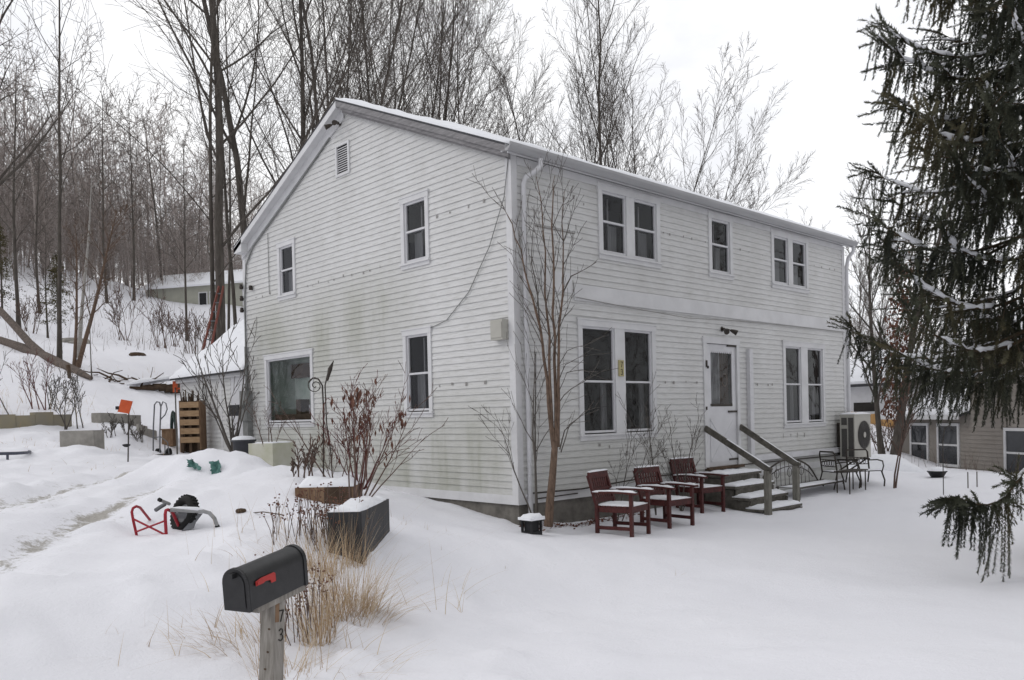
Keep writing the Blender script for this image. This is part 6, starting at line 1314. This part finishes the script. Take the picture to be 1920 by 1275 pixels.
grass((-5.481,-3.497,-0.428), 70, .5, .5, 8, 'thin grass stalks at the foot of the mailbox post', None, .6)
grass((-5.186,-3.649,-0.453), 60, .35, .8, 9, 'bent stalks at the bottom edge, right of the post', RL*.5, 1.0)
# loose weeds and stalks sticking out of the snow: nobody could count them
rng = np.random.default_rng(12); V = []; F = []
def weed_patch(p, r, n, h, lean_=None, curve=.6, wid=.005):
    global V, F
    for k in range(n):
        a = rng.uniform(0, 6.28); q = r*rng.random()**.5; x, y = p[0]+math.cos(a)*q, p[1]+math.sin(a)*q
        v, f = blades(rng, (x, y, gz(x, y)), 1, h*rng.uniform(.5,1.3), .05, wid, lean_, curve); o = len(V); V += v; F += [tuple(i+o for i in g_) for g_ in f]
for p, r, n, h in (((-4.244,-0.969,0.159),.7,36,.55), ((-3.658,-0.784,0.161),.6,40,.55), ((-4.776,-1.484,0.071),.6,14,.5), ((-2.251,-0.578,-0.007),.45,26,.16), ((-3.824,-2.352,-0.302),.7,26,.55), ((-2.164,-1.628,-0.259),.5,5,.16), ((-5.927,-2.880,-0.271),.6,14,.35), ((-6.189,-2.628,-0.172),.3,4,.5), ((-2.927,-2.335,-0.451),.2,2,.4), ((-0.674,-3.178,-0.514),.03,2,.22), ((-5.100,-3.370,-0.410),.5,20,.4), ((-5.077,-2.373,-0.138),.5,16,.5), ((-4.132,6.343,0.567),.8,26,.16), ((-3.729,10.338,0.909),.9,40,.2), ((-1.919,10.532,0.716),1.0,40,.22), ((-2.753,13.027,1.282),1.5,60,.4), ((-2.760,15.918,1.858),2.2,140,.7), ((1.269,22.209,3.104),2.5,60,.5), ((-0.681,16.390,1.854),1.5,16,.5)):
    weed_patch(p, r, n, h, None, .7, .006 if p[1] < 4 else .010)
for p in ((-3.874,-2.582,-0.357), (-3.731,-2.238,-0.284), (-3.700,-1.832,-0.137)): weed_patch(p, .15, 5, 1.0, RL*1.1, .1, .006)
tag(mesh_np('snow_weeds', V, F, M['grass'], None, smooth=False), kind='stuff')
# thin dark brushwood dotted over the hill
V = []; F = []
for px_l, n in (((1.056,30.378,4.747),14),((2.227,38.317,6.436),30),((4.546,39.813,6.582),30),((4.644,35.636,5.602),16),((7.241,39.023,6.021),22),((8.903,40.575,6.250),26),((9.009,38.414,5.706),30),((9.307,36.164,5.351),34),((8.306,32.257,4.807),30),((8.102,30.178,4.449),26),((-0.535,26.637,4.127),26),((9.510,44.594,7.926),30),((10.926,44.101,7.748),34),((-0.032,32.660,5.243),22),((7.935,43.000,7.305),24),((5.780,46.723,8.969),34),((11.769,41.643,6.887),34),((10.283,34.685,5.090),30)):
    weed_patch(px_l, 3.0, n, 1.15, None, .35, .022)
for px_l in ((-1.307,21.687,3.195), (-2.151,19.825,2.801), (-0.089,23.452,3.474), (1.863,28.108,4.312), (3.858,30.653,4.782)): weed_patch(px_l, 1.6, 12, .6, None, .6, .016)
for px_l, n in (((19.392,0.508,-0.673),26),((18.648,-0.460,-0.669),26),((17.853,-1.307,-0.637),24),((19.826,2.263,-0.419),20),((15.865,1.398,-0.338),22)): weed_patch(px_l, 1.2, n, .8, None, .4, .012)
tag(mesh_np('brushwood', V, F, M['twig_brown'], None, smooth=False), kind='stuff')
for k, (p, h) in enumerate([((8.219,35.508,5.309),2.6),((10.035,38.026,5.622),2.2),((8.960,33.071,4.891),2.0),((9.335,31.827,4.653),2.4),((7.301,37.951,5.785),2.8),((2.438,36.217,5.892),2.0)]):
    shrub((p[0],p[1],gz(p[0],p[1])), [(ls(rnd.uniform(-.4,.4)), h*rnd.uniform(.6,1), .02, (rnd.uniform(-.3,.3), rnd.uniform(-.3,.3))) for _ in range(7)], 80+k, 'bare bush on the white slope, ' + ['below the left end of the grey bungalow','right below the grey bungalow window','in the tan scrub left of the ladder','just left of the ladder','alone on the upper slope above the woodpile','at the far left above the forked log'][k], 'twig_brown', rmin=.010, group='bare bushes on the slope')
# dead leaves and bare soil along the foot of the wall
rng = np.random.default_rng(5); V = []; F = []
for k in range(420):
    x = rng.uniform(.25, 2.7) if rng.random() < .8 else rng.uniform(-.05, .1); y = -.04 - abs(rng.normal(0,.13)) - (.1 if x > .6 and x < 1.4 else 0)
    z = gz(x, y)+rng.uniform(.0,.035); a = rng.uniform(0,6.28); r = rng.uniform(.012,.035); i = len(V); t = rng.normal(0,.5)
    V += [(x+r*math.cos(a), y+r*math.sin(a), z), (x-r*.5*math.sin(a), y+r*.5*math.cos(a), z+r*t), (x-r*math.cos(a), y-r*math.sin(a), z+.004), (x+r*.5*math.sin(a), y-r*.5*math.cos(a), z-r*t*.4)]; F.append((i,i+1,i+2,i+3))
tag(mesh_np('leaf_litter', V, F, M['dead_leaf'], None, smooth=False), kind='stuff')
# brown seed heads standing on stalks left of the black planter
def seed_stalks(p, n, h, r, seed, lab):
    rng = np.random.default_rng(seed); st_ = []; V = []; F = []
    for k in range(n):
        a = rng.uniform(0,6.28); q = r*rng.random()**.5; x, y = p[0]+math.cos(a)*q, p[1]+math.sin(a)*q; z = gz(x,y); L_ = h*rng.uniform(.6,1.1); e = np.array([x+rng.normal(0,.06),y+rng.normal(0,.06),z+L_])
        st_.append(([np.array([x,y,z-.05]), (np.array([x,y,z])+e)/2+rng.normal(0,.01,3), e], [.004,.0035,.003]))
        for j in range(rng.integers(3,7)):
            c = e+rng.normal(0,.022,3); s_ = rng.uniform(.007,.014); i = len(V); V += [c+np.array(v)*s_ for v in ((1,0,0),(-1,0,0),(0,1,0),(0,-1,0),(0,0,.8),(0,0,-.8))]; F += [(i+a_,i+b_,i+c_) for a_,b_,c_ in ((0,2,4),(2,1,4),(1,3,4),(3,0,4),(2,0,5),(1,2,5),(3,1,5),(0,3,5))]
    v, f = tubes_np(st_, 4); f = np.concatenate([f[:, [0,1,2]], f[:, [0,2,3]]]); o = mesh_np('withered_flowers', np.concatenate([v, np.array(V)]), np.concatenate([f, np.array(F)+len(v)]), [M['twig_brown'], M['dead_leaf']], None, smooth=False, mi=[0]*len(f)+[1]*len(F)); tag(o, lab, 'flowers', 'withered flower plants')
seed_stalks((-4.088,-1.265,0.114), 46, .42, .36, 1, 'withered brown flower heads left of the black planter')
seed_stalks((-3.883,-1.418,0.051), 40, .45, .28, 2, 'withered brown flower heads touching the black planter')
seed_stalks((-5.096,-2.912,-0.299), 40, .42, .28, 3, 'withered brown flower heads right behind the mailbox post')
